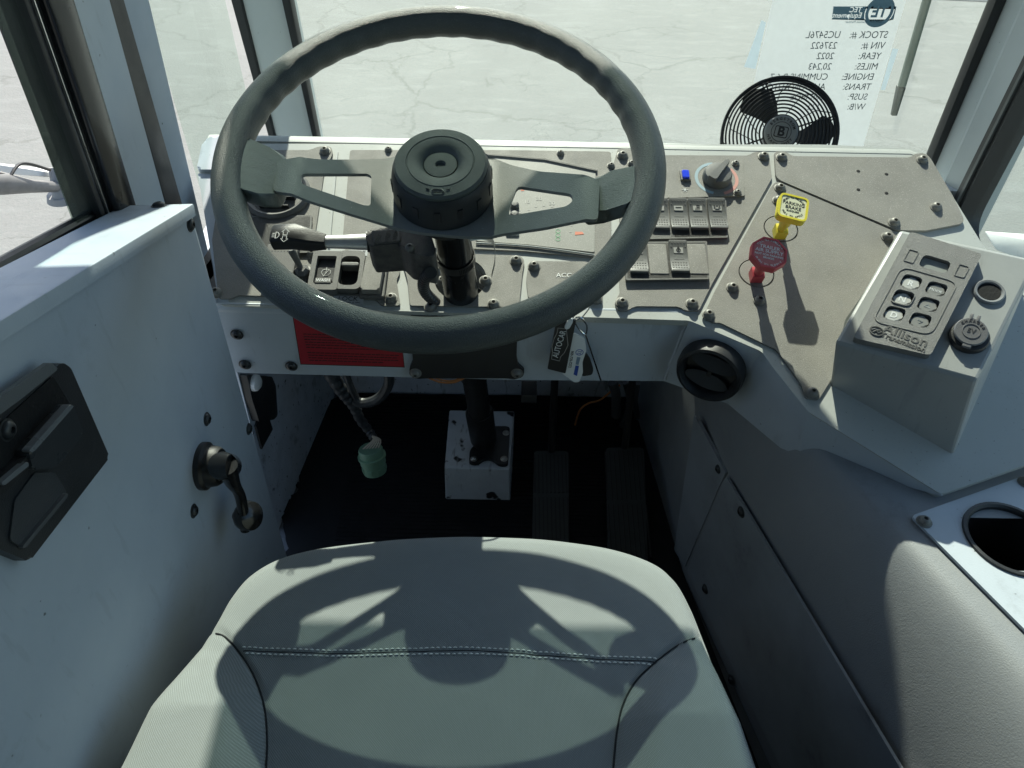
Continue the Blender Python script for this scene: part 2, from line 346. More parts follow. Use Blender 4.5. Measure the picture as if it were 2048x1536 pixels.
# ------------------------------------------------------------------ ground
def plane_mesh(name, pts, mm, kind='structure'):
    b = bmesh.new(); vs = [b.verts.new(p) for p in pts]; b.faces.new(vs); o = emit(name, b, mm, origin=V((0, 0, pts[0][2]))); o['kind'] = kind; return o
def concrete():
    m = bpy.data.materials.new('cracked pale asphalt'); m.use_nodes = True; nd = m.node_tree.nodes; L = m.node_tree.links.new; b = nd['Principled BSDF']
    b.inputs['Roughness'].default_value = .85
    tc = nd.new('ShaderNodeTexCoord')
    def n(s, d=8, r=.6):
        t = nd.new('ShaderNodeTexNoise'); t.inputs['Scale'].default_value = s; t.inputs['Detail'].default_value = d; t.inputs['Roughness'].default_value = r; L(tc.outputs['Object'], t.inputs[0]); return t
    def mp(o, a, c, lo=0., hi=1.):
        r = nd.new('ShaderNodeMapRange'); r.inputs[1].default_value = a; r.inputs[2].default_value = c; r.inputs[3].default_value = lo; r.inputs[4].default_value = hi; L(o, r.inputs[0]); return r.outputs[0]
    def mix(f, a, c):
        x = nd.new('ShaderNodeMix'); x.data_type = 'RGBA'; L(f, x.inputs[0])
        for i, q in ((6, a), (7, c)):
            if isinstance(q, tuple): x.inputs[i].default_value = (*q, 1)
            else: L(q, x.inputs[i])
        return x.outputs[2]
    cur = mix(mp(n(1.3).outputs[0], .3, .7), (.245, .248, .235), (.195, .197, .187))
    cur = mix(mp(n(26, 5, .7).outputs[0], .35, .7), cur, (.20, .21, .198))
    cur = mix(mp(n(160, 3, .7).outputs[0], .55, .75, 0, .55), cur, (.13, .135, .125)); cur = mix(mp(n(.7, 8, .7).outputs[0], .56, .68, 0, .45), cur, (.15, .155, .145))
    st = nd.new('ShaderNodeTexNoise'); mpg = nd.new('ShaderNodeMapping'); mpg.inputs['Scale'].default_value = (1.2, 3.2, 1); L(tc.outputs['Object'], mpg.inputs[0]); L(mpg.outputs[0], st.inputs[0]); st.inputs['Scale'].default_value = 3; st.inputs['Detail'].default_value = 7
    cur = mix(mp(st.outputs[0], .52, .75, 0, .45), cur, (.285, .295, .28))
    # cracks: warped cell borders, broken up by noise
    wn = n(2.2, 6, .65); vm = nd.new('ShaderNodeVectorMath'); vm.operation = 'MULTIPLY_ADD'; vm.inputs[1].default_value = (.55, .55, 0)
    L(wn.outputs['Color'], vm.inputs[0]); L(tc.outputs['Object'], vm.inputs[2])
    for sc, wd, lo in ((.75, .007, .36), (2.1, .010, .50), (5.5, .016, .55)):
        v = nd.new('ShaderNodeTexVoronoi'); v.feature = 'DISTANCE_TO_EDGE'; v.inputs['Scale'].default_value = sc; L(vm.outputs[0], v.inputs['Vector'])
        ln = mp(v.outputs['Distance'], 0, wd*1.6, 1, 0)
        br = mp(n(.9 if sc < 1 else 1.7, 3).outputs[0], lo, lo+.08)
        mm = nd.new('ShaderNodeMath'); mm.operation = 'MULTIPLY'; L(ln, mm.inputs[0]); L(br, mm.inputs[1])
        m2 = nd.new('ShaderNodeMath'); m2.operation = 'MULTIPLY'; m2.inputs[1].default_value = .5; L(mm.outputs[0], m2.inputs[0])
        cur = mix(m2.outputs[0], cur, (.11, .115, .10))
    L(cur, b.inputs['Base Color'])
    bn = nd.new('ShaderNodeBump'); bn.inputs['Strength'].default_value = .5; bn.inputs['Distance'].default_value = .01; L(n(45, 5, .7).outputs[0], bn.inputs['Height']); L(bn.outputs[0], b.inputs['Normal'])
    return m
GZ = -1.0
plane_mesh('ground', [(-150, -100, GZ), (150, -100, GZ), (150, 250, GZ), (-150, 250, GZ)], concrete())
a = hz(1790, -10, GZ+.004); b_ = hz(2100, 18, GZ+.004)
plane_mesh('ground_patch', [(a.x-.3, a.y-.05, GZ+.004), (b_.x+3, b_.y-.15, GZ+.004), (b_.x+4, b_.y+2.4, GZ+.004), (a.x+.3, a.y+2.3, GZ+.004)],
           mat('dark ground patch', (.09, .10, .11), .9, var=.5, vscale=3))  # dark flat sheet just above the ground, far right
# ------------------------------------------------------------------ cab body
ML = lambda x: frame(V((x, 0, 0)), (1, 0, 0), (0, 1, 0))
MR = lambda x: frame(V((x, 0, 0)), (-1, 0, 0), (0, -1, 0))
MF = lambda y: frame(V((0, y, 0)), (0, -1, 0), (1, 0, 0))
I4 = Matrix.Identity(4)
cab = thing('truck_cab', Matrix.Translation((.1, .3, 0)), 'narrow grey white truck cab interior of painted metal around the seat, with big windows', 'truck cab')
def wall(name, pts, z0, z1, M, mm, holes=(), bev=0, par=None, label=None):
    b = bmesh.new(); prism(b, pts, z0, z1, M, holes=holes, bev=bev); o = emit(name, b, mm, par or cab)
    if label: o['label'] = label
    return o
wall('floor_pan', [(-.52, -.8), (.8, -.8), (.8, 1.2), (-.52, 1.2)], -.03, -.004, I4, HEADL)
wall('roof', [(-.56, -.8), (.8, -.8), (.8, 1.28), (-.56, 1.28)], 1.52, 1.55, I4, HEADL)
wall('rear_wall', [(-.56, 0), (.8, 0), (.8, 1.52), (-.56, 1.52)], 0, .03, frame(V((0, -.8, 0)), (0, -1, 0)), HEADL)
# firewall: white painted lower band, then a black sheet under the dash
wall('firewall', [(-.50, 0), (.80, 0), (.80, .50), (-.50, .50)], -.03, 0, MF(1.165), SCUFF)
wall('black_sheet', [(-.46, .10), (.75, .10), (.75, .46), (-.46, .46)], .003, .02, MF(1.165), MAT)
# left kick panel, rising from the mat edge to the dash
q0, q1 = hz(564, 1038, 0), hz(663, 802, 0)
dv = (q1-q0).normalized(); kn = V((dv.y, -dv.x, 0)); KM = frame(q0, kn, dv)
kp0 = [loc(KM, *q) for q in ((474, 742), (566, 1108))]
wall('kick_panel', [kp0[1], (.36, -.02), (.36, .52), (kp0[0][0]-.02, .52), kp0[0]], -.02, 0, KM, SCUFF)
# front: sill below the glass, corner pillars, header
wall('cowl', [(-.46, -.3), (.78, -.3), (.78, .44), (-.46, .44)], -.03, 0, MF(1.285), PAINT)
wall('header', [(-.50, 1.465), (.78, 1.465), (.78, 1.53), (-.50, 1.53)], -.03, .01, MF(1.285), PAINT)
YW = 1.25
def vstrip(name, lpx, rpx, zlo, zhi, y, z0, z1, mm, par=None, bev=0, label=None):
    """upright strip on the plane y; edges given by (top pixel, bottom pixel) pairs"""
    def ln(pp):
        a, c = hy(*pp[0], y), hy(*pp[1], y); k = (a.x-c.x)/(a.z-c.z); return (c.x+(zlo-c.z)*k, c.x+(zhi-c.z)*k)
    l, r = ln(lpx), ln(rpx); sh = -.14 if (l[0] < 0) else 0  # left strips lean out above view, shaped to let sun reach the bolster
    g_ = lambda q: q[0]+(q[1]-q[0])*(.85-zlo)/(zhi-zlo)
    return wall(name, [(l[0], zlo), (r[0], zlo), (g_(r), .85), (r[1]+sh, zhi), (l[1]+sh, zhi), (g_(l), .85)], z0, z1, MF(y), mm, bev=bev, par=par, label=label)
ws = wall('windshield', [(-.35, .42), (.735, .42), (.735, 1.475), (-.50, 1.475), (-.352, .84)], -.004, 0, MF(YW+.006), GLASS)
wall('shade_band', rpoly([(-.335, 1.206), (.2, 1.206), (.2, 1.47), (-.335, 1.47)], .012), .0012, .0024, MF(YW+.006), BAND, par=ws)
wall('shade_flap', rpoly([(.15, 1.05), (.20, 1.0), (.30, 1.0), (.35, 1.06), (.345, 1.13), (.256, 1.32), (.22, 1.40), (.12, 1.40)], .02), .02, .024, MF(YW), BLACK)  # unseen flap, added and outlined to shade the engine cover
vstrip('corner_pillar', ((488, 0), (553, 270)), ((575, 0), (630, 270)), .35, 1.5, YW, -.05, .005, PAINTW, bev=.004)
vstrip('pillar_seal', ((470, 0), (541, 270)), ((488, 0), (554, 270)), .35, 1.5, YW, -.03, .010, BLACK, bev=.003)
vstrip('gasket', ((571, 0), (629, 270)), ((585, 0), (638, 270)), .35, 1.5, YW, -.01, .012, BLACK, par=ws, bev=.003)
vstrip('gasket', ((1983, 0), (1858, 310)), ((2004, 0), (1873, 310)), .35, 1.5, YW, -.01, .012, BLACK, par=ws, bev=.003)
# right hand pillar between windscreen and side window
b = bmesh.new()
pr = [(.733, 1.262), (.742, 1.235), (.748, 1.21), (.742, 1.195), (.752, 1.17), (.752, 1.13), (.80, 1.13), (.80, 1.262)]
prism(b, [(x, y) for x, y in pr], .3, 1.52, I4, bev=.002); emit('right_pillar', b, PAINTW, cab)
# right wall with rounded window opening
MRW = MR(.752)
def on_r(px, py): return loc(MRW, px, py)
wf = on_r(1954, 370); wt = on_r(2048, 187); k = (wt[0]-wf[0])/(wt[1]-wf[1])
win = [(wf[0]+(1.36-wf[1])*k, 1.36), (wf[0]-k*.0+.0, wf[1]-.09), (.35, .455), (.35, 1.36)]
winr = rpoly(win, .055, 8)
def grow(pl, d):
    out = []; n = len(pl)
    c = V((sum(p[0] for p in pl)/n, sum(p[1] for p in pl)/n))
    A = sum(pl[i][0]*pl[(i+1) % n][1]-pl[(i+1) % n][0]*pl[i][1] for i in range(n)); s = 1 if A > 0 else -1
    for i in range(n):
        p, a, c2 = V(pl[i]), V(pl[i-1]), V(pl[(i+1) % n]); t = (c2-a).normalized(); out.append((p.x+t.y*d*s, p.y-t.x*d*s))
    return out
wall('right_wall', [(-1.13, 0), (.8, 0), (.8, 1.52), (-1.13, 1.52)], -.03, 0, MRW, PAINTW, holes=[grow(winr, .02)])
sg = wall('side_window', grow(winr, .018), -.018, -.014, MRW, SGLASS)
wall('window_seal', grow(winr, .030), -.03, .010, MRW, BLACK, holes=[winr], par=sg)
wall('inner_lip', grow(winr, .014), .010, .014, MRW, mat('seal lip grey', (.09, .1, .1), .35), holes=[grow(winr, .008)], par=sg)
# left side: A-post, quarter pane
def ystrip(name, fpx, bpx, zlo, zhi, x, z0, z1, mm, par=None, bev=0, label=None):
    def ln(pp):
        a, c = hx(*pp[0], x), hx(*pp[1], x); k = (a.y-c.y)/(a.z-c.z); return (c.y+(zlo-c.z)*k, c.y+(zhi-c.z)*k)
    l, r = ln(fpx), ln(bpx)
    return wall(name, [(l[0], zlo), (r[0], zlo), (r[1], zhi), (l[1], zhi)], z0, z1, ML(x), mm, bev=bev, par=par, label=label)
ystrip('a_post', ((238, 0), (357, 400)), ((300, 0), (425, 530)), .1, 1.52, -.46, -.06, 0, DOORP, bev=.004)
ystrip('door_seal', ((208, 0), (322, 400)), ((243, 0), (358, 400)), .45, 1.50, -.463, -.02, .004, BLACK, bev=.003)
wall('quarter_pane', [(1.0, .45), (1.27, .45), (1.27, 1.42), (1.0, 1.42)], -.003, 0, ML(-.462), SGLASS)
wall('quarter_sill', [(.9, -.1), (1.28, -.1), (1.28, .47), (.9, .47)], -.04, -.01, ML(-.462), PAINT)
wall('left_rear_wall', [(-.8, 0), (.02, 0), (.02, 1.52), (-.8, 1.52)], -.04, -.01, ML(-.53), HEADL)
wall('left_header', [(.0, 1.38), (1.28, 1.38), (1.28, 1.52), (.0, 1.52)], -.04, -.01, ML(-.50), PAINT)
# ------------------------------------------------------------------ floor mat, ragged edge
b = bmesh.new(); e = []
ed = [(663, 800), (640, 850), (605, 928), (597, 960), (593, 985), (570, 1005), (564, 1038), (578, 1106)]
pts = []
for i in range(len(ed)-1):
    for k in range(8):
        t = k/8; x = ed[i][0]*(1-t)+ed[i+1][0]*t; y = ed[i][1]*(1-t)+ed[i+1][1]*t
        p = hz(x, y, .004); j = .004 if 2 < i < 6 else .0012; pts.append((p.x+random.uniform(-j, j), p.y+random.uniform(-j, j)))
pts += [(-.42, .7), (-.42, -.6), (.50, -.6), (.36, .4), (.30, .73), (.28, 1.1), (.25, 1.163)]
pts += [(.25-.64*k/20, 1.160+random.uniform(-.003, .002)) for k in range(1, 20)]
prism(b, pts, 0, .005, I4)
for k in range(60): box(b, -.03+0*k, .62+k*.009, .56+.0*k, .0035, .0045, .0068, I4)
props(emit('floor_mat', b, MAT), 'black ribbed rubber floor mat with ragged left edge in the dark footwell', 'floor mat')
# ------------------------------------------------------------------ tunnel (engine cover)
def x0(y): return .30-.243*(y-.73) if y < .73 else .30-.10*(y-.73)
def x1(y): return .428-.42*(y-.503) if y < .75 else .324-.15*(y-.75)
tun = thing('engine_cover', Matrix.Translation((.5, .4, 0)), 'tall grey vinyl engine tunnel cover along the right of the seat', 'engine cover')
b = bmesh.new(); rows = []
for i in range(57):
    y = 1.16-i*.034; a0, a1 = x0(y), x1(y); row = [(a0, 0), (a0, .1), (a0, .2), (a0, .27), (a0+.002, .289)]
    for k in range(1, 13):
        t = k/12; # soft shoulder
        row.append((a0+(a1-a0)*(.05+.95*t**1.15), .289+.158*(1-(1-t)**1.75)))
    row += [(a1+.03, .4495), (max(a1+.04, .497), .45), (max(a1+.06, .600), .45), (.77, .45)]
    rows.append([b.verts.new((x, y, z)) for x, z in row])
for r, s in zip(rows, rows[1:]):
    for k in range(len(r)-1):
        c = (r[k].co+s[k+1].co)/2
        if r[k].co.z > .448 and abs(c.x-.548) < .03 and abs(c.y-.485) < .045: continue
        b.faces.new((r[k], r[k+1], s[k+1], s[k]))
emit('cover_shell', b, TUNNEL, tun, ang=80)
wn = V((-.325, -.079, 0)).normalized(); WM = frame(V((.30, .73, 0)), wn, (.079, -.325, 0)) # local y up?
if WM.col[1].z < 0: WM = frame(V((.30, .73, 0)), wn, (-.079, .325, 0))
b = bmesh.new(); prism(b, rpoly(pxy(WM, [(1452, 953), (1800, 1536), (1990, 1860), (1720, 1860), (1562, 1536), (1373, 1142)], .004), .004), .0005, .004, WM, bev=.0012)
sp = emit('side_panel', b, TPANEL, tun)
bolts(sp, at(WM, 0, 0, .004), [(1483, 1024), (1411, 1178), (1463, 1360)], BM3)
b = bmesh.new(); prism(b, rpoly(pxy(WM, [(1385, 830), (1447, 946), (1366, 1135), (1345, 1100)], .004), .004), -.004, .0012, WM, bev=.0005); emit('toe_panel', b, TPANEL, tun)
bolts(tun, WM, [(1438, 938)], BM3)
# cup holder plate
CM = frame(V((.5, .45, .450)), (0, 0, 1)); cup = thing('cup_holder_plate', CM, 'painted metal plate with a round black cup well, bolted on the engine cover', 'cup holder')
cc = loc(CM, 2021, 1078, .003); cr = .0445
pl = pxy(CM, [(1822, 1032), (2180, 905), (2300, 1080), (2120, 1330)], .003)
b = bmesh.new(); prism(b, rpoly(pl, .006), 0, .0035, CM, holes=[circ(*cc, cr, 40)]); p = emit('plate', b, PAINT, cup)
bolts(p, at(CM, 0, 0, .0035), [(1848, 1044), (2050, 965)])
b = bmesh.new(); lathe(b, [(cr*1.09, .0035), (cr*1.08, .0062), (cr*1.0, .0066), (cr*.95, .004), (cr*.93, -.02), (cr*.86, -.075), (0, -.078)], at(CM, *cc), 44)
emit('cup_well', b, BLACK, cup)
b = bmesh.new(); lathe(b, [(cr*.5, -.070), (cr*.62, -.066), (cr*.72, -.070)], at(CM, *cc), 30); emit('well_ring', b, GLOSSB, cup)

# ------------------------------------------------------------------ door (left)
XP = -.362
A_, B_, G_ = hx(380, 410, XP), hx(0, 640, XP), hx(570, 1100, XP)
dn = (B_-A_).cross(G_-A_); dn = dn if dn.x > 0 else -dn; dn.normalize()
DM = frame(A_, dn, (0, 1, 0)); door = thing('cab_door', DM, 'grey white driver door with crank and black latch recess, left of the seat', 'door')
b = bmesh.new()
pA, pB = loc(DM, 380, 410), loc(DM, 0, 640); dx_, dy_ = pB[0]-pA[0], pB[1]-pA[1]; pC = (pA[0]+dx_*2.6, pA[1]+dy_*2.6); pG = loc(DM, 578, 1130)
prism(b, [pA, pC, (pC[0], pG[1]-.12), (pG[0]-.01, pG[1]-.12), pG], -.045, 0, DM, bev=.004, seg=3); dskin = emit('door_skin', b, DOORP, door)
sd = (B_-A_).normalized(); sn = V((-.04, 0, 1)); sn = (sn-sd*sn.dot(sd)).normalized(); SM = frame(A_, sn, -sd)
b = bmesh.new(); ln_ = (B_-A_).length*2.6
prism(b, [(0, -.004), (0, .075), (-ln_, .075), (-ln_, -.004)], -.012, .0015, SM, bev=.0015)
sill = emit('sill_cap', b, DOORP, door)
for q in ((318, 412),): bolts(sill, at(SM, 0, 0, .0015), [q], BM3)
bolts(dskin, DM, [(380, 449), (413, 838), (387, 1022), (497, 858)], BM3)
# window frame in the door, outboard plane
XD = -.44
ystrip('window_channel', ((120, 0), (252, 428)), ((210, 0), (322, 405)), .55, 1.45, XD, -.035, .006, DOORP, par=door, bev=.003)
ystrip('window_frame', ((72, 0), (214, 412)), ((127, 0), (262, 436)), .60, 1.45, XD, -.03, .012, GLOSSB, par=door, bev=.004)
ystrip('glass_run', ((44, 0), (193, 412)), ((58, 0), (204, 412)), .60, 1.45, XD, -.03, .002, BLACK, par=door, bev=.002)
ystrip('run_trim', ((58, 0), (204, 412)), ((60, 0), (206, 412)), .60, 1.45, XD, -.01, .0045, CHROME, par=door)
ystrip('glass_run', ((60, 0), (206, 412)), ((74, 0), (216, 412)), .60, 1.45, XD, -.03, .002, BLACK, par=door, bev=.002)
ystrip('sliding_glass', ((5, 0), (158, 425)), ((46, 0), (196, 412)), .60, 1.45, XD, -.010, -.006, TINT, par=door)
SW = frame(hx(232, 430, XD), V((1, 0, 0)), -sd); sl2 = hx(0, 565, XD)-hx(232, 430, XD)
b = bmesh.new(); L2 = sl2.length*3
s0 = hx(238, 436, XD); s1 = hx(0, 578, XD); dd = (s1-s0).normalized()
tube(b, [s0+V((.004, .01, 0)), s0+V((.004, 0, 0)), s0+dd*L2+V((.004, 0, 0))], .0115, 14); emit('sill_seal', b, GLOSSB, door)
b = bmesh.new(); s0b = s0+V((-.012, 0, .012)); tube(b, [s0b, s0b+dd*L2], .007, 10); emit('sill_seal', b, BLACK, door)
b = bmesh.new(); s0c = s0+V((.020, 0, -.010)); hexa(b, [s0c+V((-.02, 0, -.03)), s0c+V((.012, 0, -.03)), s0c+V((.012, 0, .004)), s0c+V((-.02, 0, .004))], [s0c+dd*L2+V((-.02, 0, -.03)), s0c+dd*L2+V((.012, 0, -.03)), s0c+dd*L2+V((.012, 0, .004)), s0c+dd*L2+V((-.02, 0, .004))]); emit('sill_channel', b, DOORP, door)
# latch recess
LM = at(DM, *loc(DM, 100, 920)); op = rpoly(pxy(LM, [(100, 724), (117, 735), (197, 914), (32, 1123), (-75, 1080), (-75, 850)]), .004)
latch = emit('latch_recess', (lambda b: (prism(b, op, -.002, .010, LM, bev=.003), b)[1])(bmesh.new()), mat('latch black', (.028, .031, .034), .38, bump=.3, bscale=700), door)
def latchpart(nm, pts, z0, z1, mm=BLACK, bev=.002):
    b = bmesh.new(); prism(b, rpoly(pxy(LM, pts, z1), .003), z0, z1, LM, bev=bev); return emit(nm, b, mm, latch)
latchpart('upper_rim', [(100, 724), (118, 737), (40, 800), (-70, 880), (-70, 840), (0, 795)], .010, .014, mat('latch rim', (.13, .14, .145), .4, bump=.3, bscale=900), .003)  # rim made paler to paint a highlight along the upper edge
latchpart('pocket_shade', [(106, 752), (142, 812), (60, 905), (-20, 950), (-60, 930), (20, 830)], .010, .0112, MAT, .0004)  # black plate, its colour stands for the shade inside the pocket
HG = mat('handle grey', (.04, .044, .048), .28)
latchpart('pull_handle', [(146, 806), (168, 868), (128, 918), (108, 935), (66, 940), (58, 905)], .010, .022, HG, .005)
latchpart('handle_highlight', [(140, 808), (149, 812), (66, 906), (57, 902)], .022, .0275, mat('edge highlight', (.16, .17, .18), .3), .002)  # pale strip paints the highlight along the handle
latchpart('handle_highlight', [(54, 922), (60, 930), (8, 972), (2, 966)], .018, .0225, bpy.data.materials['edge highlight'], .002)  # second painted highlight, on the lower bar
latchpart('cup_highlight', [(134, 985), (137, 992), (50, 1097), (44, 1094)], .0112, .0145, mat('cup highlight', (.09, .096, .10), .35), .0015)  # lighter strip painted as the highlight on the cup's edge
latchpart('pull_handle', [(60, 905), (60, 935), (10, 985), (-40, 1010), (-40, 965), (5, 968)], .010, .020, BLACK, .003)
latchpart('lower_cup', [(70, 945), (110, 945), (134, 985), (48, 1096), (20, 1080), (30, 1000)], .010, .0116, mat('latch cup', (.055, .06, .065), .35, bump=.3, bscale=900), .0005)
x, y = loc(LM, 12, 860, .010); child_mesh('bolt', BM3, latch, at(LM, x, y, .0105))
# window crank
KC = at(DM, *loc(DM, 405, 932)); crank = thing('window_crank', KC, 'black window winder crank with round knob on the door panel', 'window crank')
b = bmesh.new(); lathe(b, [(.0285, 0), (.0285, .006), (.025, .009), (.0235, .018), (.021, .022), (0, .022)], KC, 30); emit('escutcheon', b, BLACK, crank)
tip = hit(492, 1032, KC.translation+dn*.035, dn); hub = KC.translation+dn*.043+ (hit(447, 932, KC.translation+dn*.040, dn)-(KC.translation+dn*.040))*1.0
b = bmesh.new(); tube(b, [KC.translation+dn*.018, KC.translation+dn*.030, hub+dn*-.004, hub+dn*.004], [.019, .0155, .016, .013], 20)
arm = spline([hub, hub+(tip-hub)*.25+V((0, .0, -.004)), hub+(tip-hub)*.6+V((0, .004, -.006)), tip-V((0, .012, .012))], 6)
tube(b, arm, [.0125-.006*min(1, i/9) for i in range(len(arm))], 14)
emit('crank_arm', b, GLOSSB, crank)
b = bmesh.new(); kd = (V((.8, -.25, .35))).normalized(); lathe(b, [(.006, -.018), (.009, -.012), (.017, -.004), (.0195, .003), (.0175, .011), (.010, .016), (0, .0175)], frame(tip, kd), 26); emit('crank_knob', b, GLOSSB, crank)
# mirror bracket outside
def wpt(px, py, x): return hx(px, py, x)
mir = thing('mirror_bracket', Matrix.Translation(wpt(40, 360, -.95)), 'white mirror bracket arm and grey clamp outside the left window', 'mirror bracket')
b = bmesh.new(); 
for z_ in (0,): hexa(b, [wpt(-60, 318, -.95), wpt(40, 336, -.95), wpt(112, 344, -.95), wpt(108, 356, -.95), wpt(40, 350, -.95), wpt(-60, 336, -.95)], [p+V((-.04, 0, .01)) for p in [wpt(-60, 318, -.95), wpt(40, 336, -.95), wpt(112, 344, -.95), wpt(108, 356, -.95), wpt(40, 350, -.95), wpt(-60, 336, -.95)]], bev=.003)
emit('arm', b, WHITEP, mir)
b = bmesh.new(); tube(b, [wpt(-60, 368, -.93), wpt(0, 366, -.93), wpt(60, 372, -.93), wpt(118, 374, -.93)], [.020, .021, .013, .010], 14); emit('clamp_tube', b, mat('weathered grey', (.22, .22, .22), .5, metal=.3, var=.5, vscale=40), mir)
b = bmesh.new(); tube(b, [wpt(112, 335, -.93), wpt(124, 400, -.93)], [.014, .017], 12); lathe(b, [(0, .01), (.03, .008), (.034, -.004), (0, -.012)], Matrix.Translation(wpt(128, 394, -.93)), 20); emit('pivot', b, mat('pivot grey', (.3, .3, .3), .5), mir)
b = bmesh.new(); tube(b, spline([wpt(-30, 345, -.92), wpt(15, 352, -.92), wpt(10, 378, -.92), wpt(40, 328, -.92), wpt(100, 340, -.92)], 8), .003, 8); emit('cable', b, BLACK, mir)
# white fender outside the right window
b = bmesh.new(); f1 = hx(1960, 452, 1.0)
hexa(b, [hx(1966, 462, .95), hx(2080, 482, .95), hx(2140, 560, .95), hx(1990, 500, .95)], [p+V((.35, 0, -.02)) for p in [hx(1966, 462, .95), hx(2080, 482, .95), hx(2140, 560, .95), hx(1990, 500, .95)]], bev=.004)
props(emit('truck_fender', b, mat('bright white paint', (.8, .81, .8), .3)), 'bright white painted body ledge outside the right window', 'fender')
# ------------------------------------------------------------------ dashboard
th = math.radians(18); DN = V((0, -math.sin(th), math.cos(th)))
MD = frame(V((0, .783, .54)), DN)
dash = thing('dashboard', MD, 'dusty grey metal dashboard of bolted plates across the cab front', 'dashboard')
def P(pts, z=0): return pxy(MD, pts, z)
def top_at(px, py, off=0, rot=0): x, y = loc(MD, px, py, off); return at(MD, x, y, off, rot)
b = bmesh.new()
shell = P([(424, 287), (1640, 289), (1830, 297), (1852, 306), (1965, 489), (2130, 700), (2250, 860), (1883, 989), (1617, 824), (1548, 738), (1524, 703), (1379, 641), (800, 622), (440, 610), (398, 350), (412, 290)])
x, y = loc(MD, 915, 560); colhole = circ(x+.004, y+.000, .034, 28)
prism(b, rpoly(shell, .006, 4), -.012, 0, MD, holes=[colhole], bev=0)
emit('top_shell', b, SHELL, dash)
# rolled front lip
b = bmesh.new(); xs0 = loc(MD, 412, 288)[0]; xs1 = loc(MD, 1846, 303)[0]; ys = loc(MD, 1000, 289)[1]
prof = [(-.002, .0006), (.006, .0004), (.012, -.002), (.0165, -.006), (.019, -.012), (.020, -.05), (-.002, -.05)]
lo = [MD @ V((xs0, ys+s, n)) for s, n in prof]; mid = [MD @ V((xs1-.02, ys-.003+s, n)) for s, n in prof]; hi = [MD @ V((xs1+.004, ys-.016+s, n)) for s, n in prof]
hexa(b, lo, mid); hexa(b, mid, hi); emit('front_lip', b, SHELL, dash, ang=60)
# front apron (faces the driver)
GM = MF(.768); b = bmesh.new()
gp = pxy(GM, [(400, 606), (800, 614), (1382, 632), (1379, 641), (1328, 762), (1040, 760), (490, 746), (452, 742)])
ptop = loc(MD, 430, 608)
prism(b, gp, -.004, 0, GM); emit('apron', b, PAINT, dash)
b = bmesh.new(); lo = []; ap0 = hit(430, 607, *((0, .768, 0), (0, 1, 0)))
r_ = [MD @ V((-.41, loc(MD, 440, 606)[1], .0)), MD @ V((.245, loc(MD, 1385, 638)[1]+.002, .0))]
tube(b, [V((r_[0].x, .776, .527)), V((r_[1].x-.01, .772, .527))], .0095, 16); emit('apron_bend', b, PAINT, dash)
# angled right apron
tops = [(1379, 641), (1523, 702), (1547, 737), (1615, 822), (1883, 988)]; bots = [(1328, 762), (1455, 807), (1561, 896), (1598, 911), (1884, 993)]
T3 = [hit(*q, MD.translation, DN) for q in tops]; B3 = []
for i, q in enumerate(bots):
    a = T3[max(0, i-1)]; c = T3[min(len(T3)-1, i+1)]
    if i == 0: a, c = T3[0], T3[1]
    d = c-a; n_ = V((d.y, -d.x, 0)).normalized(); B3.append(hit(*q, T3[i], n_) if i else hit(*q, (0, .768, 0), (0, 1, 0)))
b = bmesh.new(); tv = [b.verts.new(p) for p in T3]; bv = [b.verts.new(p) for p in B3]
for i in range(len(tv)-1): b.faces.new((tv[i], tv[i+1], bv[i+1], bv[i]))
ex = bmesh.ops.extrude_face_region(b, geom=b.faces[:]); 
for v in [g for g in ex['geom'] if isinstance(g, bmesh.types.BMVert)]: v.co += V((.006, .008, -.002))
emit('angled_apron', b, PAINT, dash, ang=12)
b = bmesh.new(); q1, q2 = hit(1375, 640, *((0, .767, 0), (0, 1, 0))), hit(1330, 758, *((0, .767, 0), (0, 1, 0)))
tube(b, [q1+(q2-q1)*t+V((random.uniform(-.0008, .0008), 0, 0)) for t in [k/14 for k in range(15)]], [.0022+random.uniform(-.0006, .0006) for k in range(15)], 8); emit('weld_bead', b, PAINT, dash)
# underside tray so nothing shows through from below
b = bmesh.new(); prism(b, [(-.44, .80), (.62, .80), (.62, 1.10), (-.44, 1.10)], .515, .520, I4); emit('duct_tray', b, BLACK, dash)
# end cap on the left
b = bmesh.new(); prism(b, rpoly(P([(432, 276), (478, 288), (470, 345), (396, 345), (408, 288)]), .006), -.03, .006, MD, bev=.004); emit('end_cap', b, PAINT, dash)
b = bmesh.new(); prism(b, P([(432, 352), (398, 352), (440, 612), (460, 612)], -.004), -.03, .0005, MD); emit('side_flange', b, PAINT, dash)
def plate(nm, pts, r=.004, th_=.003, mm=PLATE, z0=.0003, holes=(), label=None, bev=.0006):
    b = bmesh.new(); q = rpoly(P(pts, th_), r, 4)
    if holes: prism(b, q, z0, th_, MD, holes=holes)
    else: prism(b, q, z0, th_, MD, bev=bev)
    o = emit(nm, b, mm, dash)
    if label: o['label'] = label
    return o
pA = plate('left_plate', [(474, 300), (622, 300), (634, 293), (662, 293), (666, 306), (648, 345), (630, 470), (628, 505), (690, 508), (690, 490), (800, 492), (800, 545), (793, 560), (801, 611), (763, 611), (752, 599), (474, 590), (464, 597), (437, 597), (424, 480), (440, 380)])
bolts(pA, at(MD, 0, 0, .003), [(650, 303), (625, 508), (782, 597), (433, 586)])
pB = plate('cluster_plate', [(700, 300), (1000, 300), (1222, 303), (1222, 500), (1190, 515), (1050, 502), (940, 497), (690, 490), (686, 470)])
b = bmesh.new()
for (a1, a2) in (((676, 300), (664, 470)),): prism(b, P([(672, 303), (676, 303), (660, 488), (655, 488)], .0034), .0005, .0034, MD)
emit('plate_trim', b, SHELL, dash)
